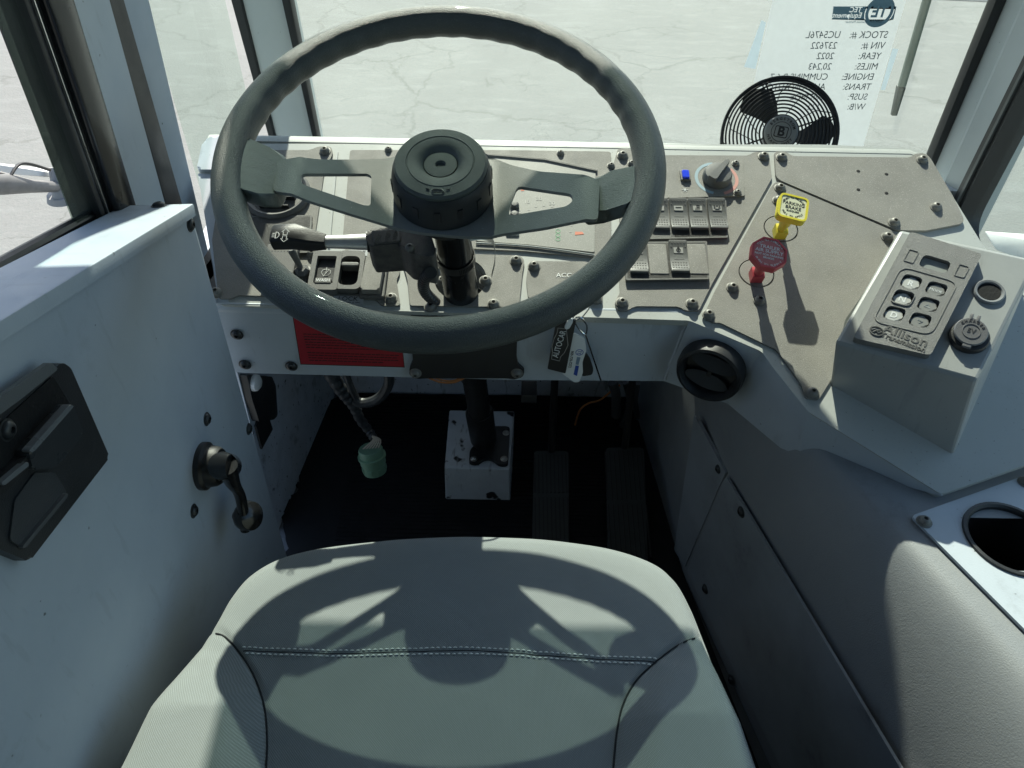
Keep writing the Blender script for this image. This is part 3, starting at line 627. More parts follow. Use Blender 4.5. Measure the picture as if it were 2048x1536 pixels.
bolts(pB, at(MD, 0, 0, .003), [(777, 300), (1121, 307), (1222, 332)], BM2)
pC = plate('column_plate', [(800, 506), (945, 508), (1040, 511), (1049, 520), (1045, 545), (1038, 614), (980, 613), (820, 611), (815, 560)], holes=[colhole])
bolts(pC, at(MD, 0, 0, .003), [(1032, 522), (971, 562), (987, 609), (884, 563), (861, 614)])
pD = plate('ignition_plate', [(1058, 522), (1175, 523), (1205, 545), (1205, 606), (1172, 606), (1160, 598), (1057, 598), (1052, 560)])
bolts(pD, at(MD, 0, 0, .003), [(1068, 533), (1192, 599)])
b = bmesh.new(); text_mesh(b, 'ACC', top_at(1128, 551, .0033), .010, .0002); text_mesh(b, 'IGN', top_at(1166, 551, .0033), .010, .0002); emit('lettering', b, WINK, pD)
pE = plate('switch_plate', [(1236, 297), (1262, 297), (1270, 310), (1498, 311), (1508, 303), (1538, 305), (1544, 356), (1425, 566), (1397, 622), (1372, 622), (1358, 613), (1268, 612), (1256, 621), (1236, 621), (1229, 605), (1240, 585), (1238, 545), (1244, 480), (1226, 330)])
bolts(pE, at(MD, 0, 0, .003), [(1244, 606), (1384, 608), (1527, 314), (1245, 312)])
bolts(pE, at(MD, 0, 0, .003), [(1263, 328)], BM2)
pF = plate('corner_plate', [(1549, 303), (1573, 303), (1583, 312), (1821, 315), (1831, 307), (1850, 306), (1861, 316), (1906, 392), (1928, 438), (1925, 447), (1852, 461), (1795, 460), (1557, 359), (1552, 351)], th_=.0045)
bolts(pF, at(MD, 0, 0, .0045), [(1563, 316), (1844, 321), (1872, 415), (1788, 446)])
for q in ((1714, 347), (1770, 353), (1714, 384), (1770, 391)): b = bmesh.new(); lathe(b, [(.0027, .0047), (.0022, .0049), (0, .0048)], top_at(*q), 14); emit('rivet_hole', b, MAT, pF)
kn1, kn2 = loc(MD, 1562, 457, .003), loc(MD, 1513, 546, .003)
pG = plate('knob_plate', [(1552, 363), (1566, 366), (1796, 466), (1800, 480), (1690, 640), (1662, 760), (1637, 800), (1612, 796), (1602, 768), (1554, 700), (1440, 645), (1427, 645), (1408, 636), (1414, 616), (1428, 585), (1541, 375)],
           holes=[circ(*kn1, .0235, 36), circ(*kn2, .0235, 36)])
bolts(pG, at(MD, 0, 0, .003), [(1560, 377), (1556, 402), (1465, 576), (1519, 602), (1417, 630), (1624, 786), (1774, 475)])
for k_ in (kn1, kn2):
    b = bmesh.new(); lathe(b, [(.0220, -.001), (.0220, .0026), (.0214, .0032), (0, .0032)], at(MD, *k_), 40); emit('knob_escutcheon', b, PLATE, pG)
    b = bmesh.new(); lathe(b, [(.0242, .0002), (.0215, .0002)], at(MD, *k_), 40); emit('gap_ring', b, MAT, pG)  # flat black ring paints the dark of the gap
b = bmesh.new(); text_mesh(b, 'TOP', top_at(1372, 0, 0) if 0 else top_at(1700, 600, .0002), .001, .0001); b.free()

# ------------------------------------------------------------------ instrument cluster (dusty lens with faint gauges)
KI = top_at(1085, 410, .003); ic = thing('instrument_cluster', KI, 'dust covered instrument cluster lens with faint gauge numbers behind the steering wheel', 'instrument cluster')
b = bmesh.new(); prism(b, rpoly(P([(952, 310), (1090, 322), (1191, 345), (1189, 505), (1060, 490), (952, 482)], .0036), .003), .0032, .0042, MD); emit('lens', b, PLATE2, ic)
b = bmesh.new(); pr_ = P([(960, 309), (1090, 320), (1194, 342)], .004); tube(b, [MD @ V((x, y, .003)) for x, y in pr_], .0035, 8); emit('hood_ridge', b, PLATE, ic)
b = bmesh.new(); tube(b, spline([MD @ V((*q, .0045)) for q in P([(952, 486), (1060, 493), (1189, 510)], .0045)], 6), .0012, 6); emit('lower_bead', b, SHELL, ic)
b = bmesh.new()
def tmark(s, px, py, sz, b, z=.0044): text_mesh(b, s, top_at(px, py, z), sz, .00012)
for s, px, py in (('30', 1104, 407), ('20', 1078, 398), ('40', 1128, 428), ('0', 1040, 424), ('10', 1054, 404)): tmark(s, px, py, .0085, b)
for k in range(13):
    a = math.radians(200-k*18); cx, cy = loc(MD, 1090, 452, .0044); box(b, cx+.036*math.cos(a), cy+.036*math.sin(a), .0035, .0008, .0042, .00445, MD)
emit('gauge_marks', b, mat('gauge print', (.46, .46, .43), .6), ic)
b = bmesh.new(); x, y = loc(MD, 1045, 380, .0044); box(b, x, y, .005, .003, .0042, .00455, MD); x, y = loc(MD, 1159, 467, .0044); prism(b, [(x-.006, y-.0028), (x+.006, y-.001), (x+.004, y+.003), (x-.006, y+.003)], .0042, .00455, MD)
emit('warning_mark', b, mat('faded orange', (.62, .16, .08), .5), ic)
b = bmesh.new()
for py in (462, 470, 478): x, y = loc(MD, 1116, py, .0044); prism(b, circ(x, y, .0035, 14), .0042, .00452, MD, holes=[circ(x, y, .0026, 14)])
emit('indicator_ring', b, mat('faded green', (.18, .38, .22), .5), ic)
for q in ((1029, 413), (1029, 432)):
    b = bmesh.new(); lathe(b, [(.0065, 0), (.0062, .004), (.004, .0065), (0, .007)], top_at(*q, .004), 18); emit('reset_button', b, DUSTPL, ic)
b = bmesh.new(); x, y = loc(MD, 1025, 467, .004); box(b, x, y, .018, .008, .004, .007, MD, bev=.001, r=.002); emit('odometer_frame', b, SHELL, ic)

# ------------------------------------------------------------------ rocker switches
RW, RH = .0256, .051
def rocker_parts(T, M, icon, dots=True, tilt=.06):
    b = bmesh.new(); n = 9; pr_ = []
    for k in range(n+1):
        t = k/n; yy = (t-.5)*RH; zz = .0075+.006*(2*t-1)*tilt*10*.5+.0035*abs(2*t-1)**2-.0015
        pr_.append((yy, zz))
    pts = [(-RH/2, 0)]+pr_+[(RH/2, 0)]
    lo = [M @ V((-RW/2+.0007, y, z)) for y, z in pts]; hi = [M @ V((RW/2-.0007, y, z)) for y, z in pts]
    hexa(b, lo, hi, bev=.0012); emit('rocker', b, SWPL, T, ang=30)
    def zf(y): 
        t = y/RH+.5; return .0075+.006*(2*t-1)*tilt*5+.0035*abs(2*t-1)**2-.0015
    b = bmesh.new()
    for k in range(5): x = (k-2)*.004; lathe(b, [(.0008, zf(.021)), (.0005, zf(.021)+.0005), (0, zf(.021)+.0006)], at(M, x, .0205), 8)
    for sx in (-1, 1): lathe(b, [(.0009, zf(.016)), (.0006, zf(.016)+.0005), (0, zf(.016)+.0006)], at(M, sx*.0092, .0155), 8)
    for r_ in range(3 if dots else 1):
        for k in range(6): x = (k-2.5)*.0035; y_ = -.010-r_*.0045; box(b, x, y_, .0018, .0009 if not dots else .0012, zf(y_)-.0005, zf(y_)+.0005, M)
    box(b, 0, -.0045, .013, .0006, zf(-.0045)-.0003, zf(-.0045)+.0003, M)
    emit('grip_dots', b, DUSTPL, T)
    b = bmesh.new(); z = zf(.0105)-.0008; Mz = M @ Matrix.Translation((0, .0105, z+.0006)) @ Matrix.Rotation(.06, 4, 'X')
    prism(b, rpoly([(-.0062, -.0052), (.0062, -.0052), (.0062, .0052), (-.0062, .0052)], .001, 3), -.001, .0006, Mz); ic_ = emit('icon_tile', b, mat('icon tile', (.30, .30, .28), .5), T)
    b = bmesh.new(); z = .0009
    def ln(pts, w=.0004): tube(b, [Mz @ V((x*.001, y*.001, z)) for x, y in pts], w, 5)
    if icon == 'lamp': ln([(-1, 3.5), (2, 3.5), (3, 2), (2, .5), (-1, .5), (-1, 3.5)]); [ln([(-2+k*1.6, -.6), (-3+k*1.6, -3.8)]) for k in range(4)]
    elif icon == 'beacon': ln([(-1.6, -2), (-1.4, 2.4), (1.4, 2.4), (1.6, -2)]); ln([(-3, -3), (3, -3)]); [ln([(s*2.8, yy), (s*4.6, yy*1.3)]) for s in (-1, 1) for yy in (-1, .8, 2.4)]
    elif icon == 'dome': ln([(-4, 0), (4, 0)])
    elif icon == 'lock': ln([(2.8*math.cos(a/8*6.283), 2.6*math.sin(a/8*6.283)-.4) for a in range(9)]); ln([(-1, 3), (-1, 4.3), (1, 4.3), (1, 3)]); ln([(-.8, -1.4), (-.8, .8), (.8, .8), (.8, -.6), (-.8, -.6)])
    else: ln([(-3, -2), (3, -2), (3, 2), (-3, 2), (-3, -2)])
    emit('icon', b, INK, ic_)
def rocker(px, py, icon, label, dots=True, tilt=.06):
    M = top_at(px, py, .004); T = thing('rocker_switch', M, label, 'rocker switch', 'rocker switches on the dash'); rocker_parts(T, M, icon, dots, tilt)
def bezel(nm, pts, label, z1=.0085, inner=None, th_=.0032):
    q = P(pts, z1); M = top_at(sum(p[0] for p in pts)/len(pts), sum(p[1] for p in pts)/len(pts), .003); T = thing(nm, M, label, 'switch bezel')
    b = bmesh.new(); q = rpoly(q, .002, 3); c = V((sum(p[0] for p in q)/len(q), sum(p[1] for p in q)/len(q)))
    prism(b, q, .0031, z1, MD, holes=[grow(q, -.0022)]); emit('rim', b, DUSTPL, T)
    b = bmesh.new(); prism(b, grow(q, -.0018), .0031, .0040, MD); emit('back', b, BLACK, T); return T
bezel('switch_bezel', [(1290, 398), (1452, 396), (1456, 475), (1292, 478)], 'long black bezel around the upper row of four dash rockers', z1=.007)
rocker(1318, 434, 'box', 'upper row rocker half hidden beside the wheel rim')
rocker(1356, 434, 'dome', 'upper row rocker with a plain line icon, third from the knob plate')
rocker(1394, 434, 'lamp', 'upper row rocker with the work lamp icon of slanted rays')
rocker(1433, 434, 'beacon', 'upper row rocker with the beacon icon, nearest the yellow knob')
lb = bezel('switch_bezel', [(1249, 484), (1414, 482), (1418, 558), (1252, 560)], 'lower grey bezel holding two rockers and two blank covers', z1=.0085)
rocker(1275, 520, 'box', 'dark lower row rocker beside the steering wheel rim', tilt=.02)
rocker(1356, 519, 'lock', 'lower row rocker with round lock icon and ribbed bottom, between blank covers', tilt=.02)
for px in (1316, 1395):
    x, y = loc(MD, px, 519, .008); b = bmesh.new(); box(b, x, y, .0255, .050, .004, .0095, MD, bev=.0012, r=.002); emit('blank_cover', b, PLATE, lb)
# climate panel
b = bmesh.new(); prism(b, rpoly(P([(1262, 318), (1486, 319), (1489, 392), (1300, 397), (1268, 396)], .005), .002), .0031, .0056, MD, bev=.0006); cp = emit('climate_plate', b, PLATE, dash)
bolts(cp, at(MD, 0, 0, .0056), [(1471, 328), (1475, 386)], BM2)
KB = top_at(1370, 353, .0056); bt = thing('blue_button', KB, 'small blue lit looking push button beside the heater knob', 'button')
b = bmesh.new(); box(b, 0, 0, .0145, .0195, 0, .0035, KB, bev=.0008, r=.002); emit('frame', b, DUSTPL, bt)
b = bmesh.new(); box(b, 0, 0, .0100, .0150, .0030, .0062, KB, bev=.0012, r=.002); emit('lens', b, BLUE, bt)
b = bmesh.new()
for k in range(3): a = k*math.pi/3; c, s = math.cos(a)*.004, math.sin(a)*.004; tube(b, [top_at(1370, 380, .0059) @ V((-c, -s, 0)), top_at(1370, 380, .0059) @ V((c, s, 0))], .0004, 4)
emit('snowflake_mark', b, WINK, cp)
KH = top_at(1433, 357, .0056); hk = thing('heater_knob', KH, 'large grey rotary heater knob with raised grip, right of the blue button', 'knob')
b = bmesh.new(); lathe(b, [(.0205, 0), (.0205, .004), (.0198, .010), (.0182, .0125), (.012, .0132), (0, .0135)], KH, 40); emit('dial', b, SWPL, hk)
b = bmesh.new(); Mr = KH @ Matrix.Rotation(math.radians(-38), 4, 'Z'); prism(b, rpoly([(-.0065, -.020), (.0065, -.020), (.0045, .0), (.0028, .024), (-.0028, .024), (-.0045, 0)], .002), .008, .0185, Mr, bev=.0015); emit('grip', b, SWPL, hk)
def arcmark(a0, a1, c, nm):
    b = bmesh.new(); n = 16
    o = [(.031*math.cos(a0+(a1-a0)*k/n), .031*math.sin(a0+(a1-a0)*k/n)) for k in range(n+1)]; i_ = [(.0265*math.cos(a0+(a1-a0)*k/n), .0265*math.sin(a0+(a1-a0)*k/n)) for k in range(n, -1, -1)]
    prism(b, o+i_, 0.0001, .0003, KH); emit(nm, b, c, cp)
arcmark(math.radians(95), math.radians(255), mat('cold arc', (.30, .42, .48), .6), 'cold_mark'); arcmark(math.radians(-75), math.radians(40), mat('hot arc', (.55, .26, .22), .6), 'hot_mark')

# ------------------------------------------------------------------ left hand controls
KV = top_at(556, 392, .003); rv = thing('round_gauge', KV, 'round black dash vent half hidden under the left steering wheel grip', 'air vent')
b = bmesh.new(); lathe(b, [(.046, 0), (.046, .006), (.042, .010), (.038, .008), (.034, .002), (0, .001)], KV, 40); emit('bezel', b, DUSTPL, rv)
b = bmesh.new()
for k in range(4): box(b, 0, -.024+k*.016, .058-abs(k-1.5)*.012, .002, .002, .009, KV)
emit('louvre', b, BLACK, rv)
T = bezel('switch_bezel', [(497, 432), (624, 430), (620, 505), (500, 507)], 'left bezel with three blank switch covers above the turn stalk', z1=.0075)
for px in (520, 560, 600):
    x, y = loc(MD, px, 468, .008); b = bmesh.new(); box(b, x, y, .0258, .048, .004, .0066, MD, bev=.0008, r=.001); emit('blank_cover', b, PLATE, T)
KL = top_at(563, 536, .004); T = thing('headlight_switch', KL, 'grey dash switch with row of dots, under the left wheel rim', 'switch')
b = bmesh.new(); box(b, 0, 0, .042, .060, 0, .012, KL, bev=.002, r=.003); emit('body', b, DUSTPL, T)
b = bmesh.new(); [lathe(b, [(.0007, .0122), (.0004, .0126), (0, .0127)], at(KL, -.012+.004*k, .018), 6) for k in range(7)]; emit('grip_dots', b, BLACK, T)
KT = top_at(608, 551, .003); T = thing('toggle_switch', KT, 'small metal toggle lever switch left of the washer switch', 'toggle switch')
b = bmesh.new(); lathe(b, [(.014, 0), (.0135, .004), (.010, .005), (.0105, .011), (.008, .013), (.006, .016), (0, .016)], KT, 6); emit('collar', b, DUSTPL, T)
b = bmesh.new(); tube(b, [KT @ V((0, 0, .012)), KT @ V((-.006, .008, .028)), KT @ V((-.0085, .011, .036)), KT @ V((-.009, .0118, .0385))], [.0032, .0045, .0052, .0035], 14); emit('lever', b, DUSTPL, T)
b = bmesh.new(); prism(b, P([(583, 515), (627, 515), (631, 593), (590, 592)], .0035), .003, .0034, MD); emit('label_plate', b, PLATE, dash)
def deckswitch(px, py, w, h): 
    M = top_at(px, py, .003); return M
M = top_at(654, 552, .003); T = thing('washer_switch', M, 'grey framed rocker switch with washer icon marked WASH', 'rocker switch')
b = bmesh.new(); o = rpoly([(-.019, -.031), (.019, -.031), (.019, .031), (-.019, .031)], .004); prism(b, o, 0, .013, M, holes=[rpoly([(-.0125, -.021), (.0125, -.021), (.0125, .023), (-.0125, .023)], .002)]); emit('frame', b, DUSTPL, T)
b = bmesh.new(); box(b, 0, .002, .0245, .042, .0005, .0065, M, bev=.001); emit('rocker', b, BLACK, T)
b = bmesh.new(); box(b, 0, -.0175, .021, .008, .002, .014, M, bev=.001, r=.001); emit('lower_key', b, DUSTPL, T)
b = bmesh.new(); text_mesh(b, 'WASH', at(M, 0, -.0175, .0143), .0062, .0001, bold=.0001)
tube(b, [at(M, 0, 0) @ V((x*.001, y*.001, .0068)) for x, y in ((-6, 0), (-5, 4), (0, 6), (5, 4), (6, 0), (3, -5), (-3, -5), (-6, 0))], .0004, 5)
tube(b, [M @ V((-.003, -.006, .0069)), M @ V((.003, .004, .0069))], .0004, 5); tube(b, [M @ V((0, -.001, .0069)), M @ V((0, .009, .0069))], .0003, 5)
emit('marking', b, WINK, T)
M = top_at(702, 550, .003); T = thing('axle_lock_switch', M, 'oval well switch with AXLE LOCK lettering beside the washer switch', 'rocker switch')
b = bmesh.new(); o = rpoly([(-.018, -.031), (.018, -.031), (.018, .031), (-.018, .031)], .010, 8); i_ = rpoly([(-.0125, -.025), (.0125, -.025), (.0125, .022), (-.0125, .022)], .010, 8); prism(b, o, 0, .012, M, holes=[i_]); emit('frame', b, DUSTPL, T)
b = bmesh.new(); prism(b, grow(i_, -.0002), .0003, .002, M); emit('well', b, MAT, T)
b = bmesh.new(); box(b, 0, .008, .023, .007, .002, .0135, M, bev=.0018, r=.003); emit('lever', b, DUSTPL, T)
b = bmesh.new(); prism(b, [(-.018, -.047), (.021, -.047), (.021, -.034), (-.018, -.034)], 0, .0006, M); lab = emit('label_strip', b, mat('label strip', (.42, .44, .45), .5), T)
b = bmesh.new(); text_mesh(b, 'LOCK', at(M, .001, -.0385, .0008), .0095, .0001); text_mesh(b, 'AXLE', at(M, .005, .0365, .0008), .0085, .0001); text_mesh(b, 'SPEED UNDER 25 MPH', at(M, .001, -.0445, .0008), .0032, .0001); emit('lettering', b, INK, lab)
b = bmesh.new(); prism(b, [(-.008, .0315), (.018, .0315), (.018, .041), (-.008, .041)], 0, .0006, M); emit('label_strip', b, bpy.data.materials['label strip'], T)
M = top_at(749, 560, .003); T = thing('blank_switch', M, 'blank dusty grey switch cover right of the axle lock switch', 'switch')
b = bmesh.new(); box(b, 0, 0, .033, .062, 0, .006, M, bev=.0015, r=.003); emit('frame', b, DUSTPL, T)
b = bmesh.new(); prism(b, rpoly([(-.013, -.027), (.011, -.027), (.013, .028), (-.011, .028)], .003), .006, .016, M, bev=.003); emit('cap', b, PLATE, T)

# ------------------------------------------------------------------ brake knobs
def knob(px, py, shape, nm, label, m1, m2, lines, top_px, rot, inkm, R):
    Mb = top_at(px, py, .003)
    T = thing(nm, Mb, label, 'control knob', 'pull knobs on the dash')
    # top plate centre: 60 mm above the dash
    tp = hit(*top_px, MD.translation+DN*.067, DN)
    ax = (tp-Mb.translation).normalized(); nn = (DN*.75+V((0.05, -.22, .3))).normalized()
    MT = frame(tp, nn) @ Matrix.Rotation(rot, 4, 'Z')
    b = bmesh.new(); p0 = Mb.translation; 
    SQ = frame(p0, ax)
    box(b, 0, 0, .0155, .0155, 0, .018, SQ, bev=.001); lathe(b, [(.0062, .018), (.0062, .04)], SQ, 16); emit('shaft', b, m1, T)
    b = bmesh.new(); lathe(b, [(.0075, .030), (.0085, .040), (.013, (tp-p0).length-.006)], SQ, 20); emit('neck', b, m1, T)
    b = bmesh.new()
    if shape == 'sq': o = rpoly([(-R, -R), (R, -R), (R, R), (-R, R)], R*.42, 6)
    else: o = rpoly([(R*math.cos(math.radians(22.5+45*k)), R*math.sin(math.radians(22.5+45*k))) for k in range(8)], .0, 2)
    prism(b, o, -.007, .002, MT, bev=.0012); cap = emit('cap', b, m1, T)
    b = bmesh.new(); prism(b, o, .001, .0033, MT, holes=[grow(o, -.0028)]); emit('rim', b, m1, cap)
    b = bmesh.new(); prism(b, grow(o, -.0029), .001, .0024, MT); emit('face', b, m2, cap)
    b = bmesh.new()
    for s, yy, sz in lines: text_mesh(b, s, at(MT, 0, yy*R, .0026), sz*R, .0001, bold=.00006)
    # small words round the border
    for k, s in enumerate(('PULL TO APPLY', 'PUSH TO RELEASE') if shape == 'sq' else ('PUSH TO SUPPLY', 'PULL TO EVACUATE')):
        n = len(s)
        for i, ch in enumerate(s):
            if ch == ' ': continue
            sp_ = math.radians(112); a = (math.pi/2-(i/(n-1)-.5)*-sp_*-1) if k else (-math.pi/2+(i/(n-1)-.5)*sp_)
            rr = R*.78; rt = a-math.pi/2 if k else a+math.pi/2
            text_mesh(b, ch, at(MT, rr*math.cos(a), rr*math.sin(a), .0026, rt), R*.2, .0001)
    emit('lettering', b, inkm, cap)
knob(1557, 470, 'sq', 'parking_brake_knob', 'yellow square knob reading PARKING BRAKE on the dash', YEL, YELP, [('PARKING', .28, .36), ('BRAKE', -.06, .36), ('BLOQUEO', -.34, .18)], (1585, 417), math.radians(-14), INK, .0190)
knob(1510, 556, 'oct', 'air_supply_knob', 'red octagonal knob reading TRAILER AIR SUPPLY on the dash', REDP, REDL, [('TRAILER', .33, .29), ('AIR SUPPLY', .08, .29), ('NOT FOR PARKING', -.16, .17), ('BRAKES', -.34, .17)], (1537, 508), math.radians(-12), WINK, .0235)

# ------------------------------------------------------------------ round vent in the angled apron
va, vb = T3[0], T3[1]; d = vb-va; vn = V((d.y, -d.x, 0)).normalized(); vp = hit(1425, 733, va*.5+vb*.5, vn)
VM = frame(vp+vn*.001, (vn+V((0, 0, .0))).normalized(), d.normalized()); 
KV2 = VM; T = thing('air_vent', VM, 'round black louvred air vent in the angled lower dash', 'air vent')
rw = (hit(1491, 745, vp, vn)-hit(1358, 735, vp, vn)).length/2
b = bmesh.new(); lathe(b, [(rw, 0), (rw*1.0, .012), (rw*.95, .020), (rw*.86, .0215), (rw*.78, .016), (rw*.74, .002), (0, .0012)], VM, 48); emit('bezel', b, BLACK, T)
b = bmesh.new()
for k in range(40): a = math.radians(20+k*3.6); tube(b, [VM @ V((rw*.98*math.cos(a), rw*.98*math.sin(a), .009)), VM @ V((rw*.90*math.cos(a), rw*.90*math.sin(a), .0165))], .0007, 5)
emit('thumb_ribs', b, GLOSSB, T)
for yy, rt in ((.014, -.35), (-.016, -.35)):
    b = bmesh.new(); Mv = VM @ Matrix.Translation((0, yy, .0105)) @ Matrix.Rotation(math.radians(-28), 4, 'X')
    hw = math.sqrt(max(0, (rw*.76)**2-yy*yy)); n = 14
    o = [(hw*math.cos(math.pi*k/n), .010*math.sin(math.pi*k/n)) for k in range(n+1)]+[(-hw*math.cos(math.pi*k/n), -.010*math.sin(math.pi*k/n)) for k in range(1, n)]
    prism(b, o, -.001, .0012, Mv, bev=.0005); emit('louvre', b, mat('louvre black', (.035, .038, .04), .35), T)
b = bmesh.new(); box(b, 0, .0, .006, .03, .003, .009, VM); emit('louvre_link', b, BLACK, T)

# ------------------------------------------------------------------ apron items
KS = frame(hy(705, 690, .7675), (0, -1, 0)); st = thing('warning_sticker', KS, 'red warning sticker with black text on the lower dash', 'sticker')
def G(pts, y=.7675): M = frame(V((0, y, 0)), (0, -1, 0)); return pxy(M, pts)
GM2 = frame(V((0, .7675, 0)), (0, -1, 0))
o = G([(583, 626), (800, 634), (811, 736), (600, 730)]); b = bmesh.new(); prism(b, o, 0, .0004, GM2); emit('border', b, mat('sticker edge', (.55, .6, .62), .4), st)
b = bmesh.new(); prism(b, grow(o, -.0015), .0002, .0006, GM2, holes=[grow(o, -.0030)]); emit('black_line', b, INK, st)
b = bmesh.new(); prism(b, grow(o, -.0032), .0002, .0007, GM2); emit('red_field', b, RED, st)
b = bmesh.new(); x0_, y0_ = loc(GM2, 705, 690); cxm = (o[0][0]+o[1][0])/2
for r_ in range(11):
    x = o[3][0]+.014; yb = o[3][1]+.010+r_*.0046
    if r_ == 4: continue
    lim = o[2][0]-.012-(.02 if r_ in (0, 5) else 0)
    while x < lim:
        L_ = random.uniform(.003, .009); box(b, x+L_/2, yb+(x-o[3][0])*-.02, L_*.85, .0014, .0006, .00085, GM2); x += L_
emit('text_lines', b, INK, st)
# column cover box
CB = frame(hy(930, 690, .766), (0, -1, 0)); T = thing('column_cover', CB, 'black metal cover plate under the steering column on the dash', 'cover plate')
GM3 = frame(V((0, .767, 0)), (0, -1, 0)); b = bmesh.new()
o = pxy(GM3, [(819, 634), (1036, 634), (1033, 715), (1036, 730), (1049, 742), (1046, 754), (1030, 759), (1012, 757), (851, 757), (836, 758), (819, 752), (819, 737), (826, 722), (824, 700)], .006)
prism(b, rpoly(o, .003), 0, .006, GM3, bev=.001); pc = emit('plate', b, BLACK, T)
bolts(pc, at(GM3, 0, 0, .006), [(831, 746), (1034, 746)], BM1)
bolts(dash, at(GM3, 0, 0, .001), [(474, 669), (490, 729), (583, 732)], BM3)
# hanging keys
KK = frame(hy(1160, 640, .75), (0, -1, 0)); keys = thing('key_ring', KK, 'wire key ring with white clip hanging from the ignition', 'key ring')
GK = frame(V((0, .752, 0)), (0, -1, 0)); g = lambda px, py, z=0: GK @ V((*loc(GK, px, py, z), z))
b = bmesh.new(); tube(b, spline([g(1176, 596, .012), g(1178, 615, .012), g(1168, 630, .011), g(1162, 636, .01)], 8), .0009, 8)
tube(b, spline([g(1148, 637, .01), g(1158, 634, .012), g(1168, 641, .012), g(1174, 654, .010), g(1171, 668, .008), g(1160, 660, .008), g(1150, 645, .009)], 8), .0011, 8)
tube(b, spline([g(1120, 637, .01), g(1135, 636, .012), g(1150, 640, .012), g(1160, 636, .012)], 8), .001, 8); emit('ring', b, CHROME, keys)
b = bmesh.new(); prism(b, rpoly(pxy(GK, [(1128, 656), (1139, 632), (1147, 640), (1137, 658)], .012), .003, 4), .009, .014, GK, bev=.0015); emit('clip', b, WHITEP, keys)
def tagthing(nm, pts, z0, z1, mm, label, cat, r=.002, tilt=None):
    M = frame(g(*[sum(p[i] for p in pts)/len(pts) for i in (0, 1)], z1), (0, -1, 0)); T = thing(nm, M, label, cat)
    b = bmesh.new(); prism(b, rpoly(pxy(GK, pts, z1), r), z0, z1, GK, bev=.0004); o = emit('tag_body', b, mm, T); return T, o
def txt_px(parent, s, p0, p1, size, z, mm, off=0, depth=.0001, sx=1, bold=0):
    """lettering running from pixel p0 towards p1 on the key plane"""
    a = V(loc(GK, *p0, z)); c = V(loc(GK, *p1, z)); r = math.atan2((c-a).y, (c-a).x); mid = (a+c)/2
    b = bmesh.new(); text_mesh(b, s, at(GK, mid.x, mid.y, z+.0001, r), size, depth, sx=sx, bold=bold); return emit('lettering', b, mm, parent)
T, o1 = tagthing('leather_fob', [(1114, 634), (1152, 642), (1131, 747), (1095, 738)], .0082, .0102, mat('fob leather', (.012, .013, .015), .45), 'black leather key fob with AUTOCAR lettering in a grey outline', 'key fob', .0015)
txt_px(o1, 'AUTOCAR', (1110, 717), (1128, 659), .0112, .0102, WINK, sx=.86)
b = bmesh.new(); tube(b, [g(*q, .0104) for q in [(1116, 656), (1133, 658), (1134, 672), (1136, 690), (1129, 705), (1121, 714), (1119, 722), (1103, 718), (1105, 705), (1104, 693), (1108, 678), (1114, 666), (1116, 656)]], .0005, 5); emit('outline', b, mat('fob outline', (.35, .33, .3), .5), o1)
T, o2 = tagthing('key_tag', [(1147, 666), (1169, 676), (1173, 700), (1165, 724), (1166, 745), (1158, 765), (1149, 765), (1124, 747), (1139, 700)], .0055, .0075, WHITEP, 'white plastic key tag with blue logo and phone number 909-770-7272', 'key tag', .003)
txt_px(o2, '909-770-7272', (1145, 700), (1139, 737), .0052, .0075, INK, bold=.00008)
txt_px(o2, 'TE', (1161, 697), (1156, 713), .0066, .0075, BLUEI)
b = bmesh.new(); x, y = loc(GK, 1159, 705, .0078); prism(b, circ(x, y, .0052, 24), .0074, .0077, GK, holes=[circ(x, y, .0044, 24)]); emit('logo_ring', b, BLUEI, o2)
b = bmesh.new(); prism(b, pxy(GK, [(1154, 714), (1161, 715), (1157, 730), (1151, 729)], .0077), .0074, .0077, GK); emit('grey_block', b, mat('tag grey', (.2, .28, .36), .5), o2)
b = bmesh.new(); prism(b, pxy(GK, [(1151, 731), (1158, 732), (1154, 752), (1147, 749)], .0077), .0074, .0077, GK); emit('blue_block', b, BLUEI, o2)
T, o3 = tagthing('truck_key', [(1166, 700), (1180, 718), (1187, 740), (1184, 750), (1164, 753), (1162, 725)], .0015, .0048, BLACK, 'black headed truck key hanging behind the white key tag', 'key', .003)
b = bmesh.new(); hexa(b, [g(1170, 670, .006), g(1173, 671, .006), g(1204, 763, .001), g(1201, 764, .001)], [g(1170, 670, .0075), g(1173, 671, .0075), g(1204, 763, .0025), g(1201, 764, .0025)]); emit('blade', b, CHROME, T)
# ------------------------------------------------------------------ steering wheel
WT = math.radians(71.1); WC = V((-.077, .718, .765)); WN = V((0, -math.cos(WT), math.sin(WT)))
MW = frame(WC, WN); RR, rr = .2135, .0165
wheel = thing('steering_wheel', MW, 'large dark rubber steering wheel with two steel spokes and round horn cap', 'steering wheel')
b = bmesh.new(); NA, NB = 220, 22; rings = []
for i in range(NA):
    a = 2*math.pi*i/NA; ring = []
    up = max(0, math.sin(a)) 
    for j in range(NB):
        t = 2*math.pi*j/NB; r_ = rr*(1+.0)
        inner = max(0, -math.cos(t))
        bump = .0007*inner*math.cos(a*44)*(1 if up > .25 else .0)       # finger grips inside the far arc
        cr_ = 0
        r_ = r_+bump+cr_
        rad = RR+r_*math.cos(t); ring.append(b.verts.new(MW @ V((rad*math.cos(a), rad*math.sin(a), r_*1.04*math.sin(t)))))
    rings.append(ring)
for i in range(NA):
    for j in range(NB): b.faces.new((rings[i][j], rings[(i+1) % NA][j], rings[(i+1) % NA][(j+1) % NB], rings[i][(j+1) % NB]))
emit('rim', b, LEATH, wheel, ang=80)
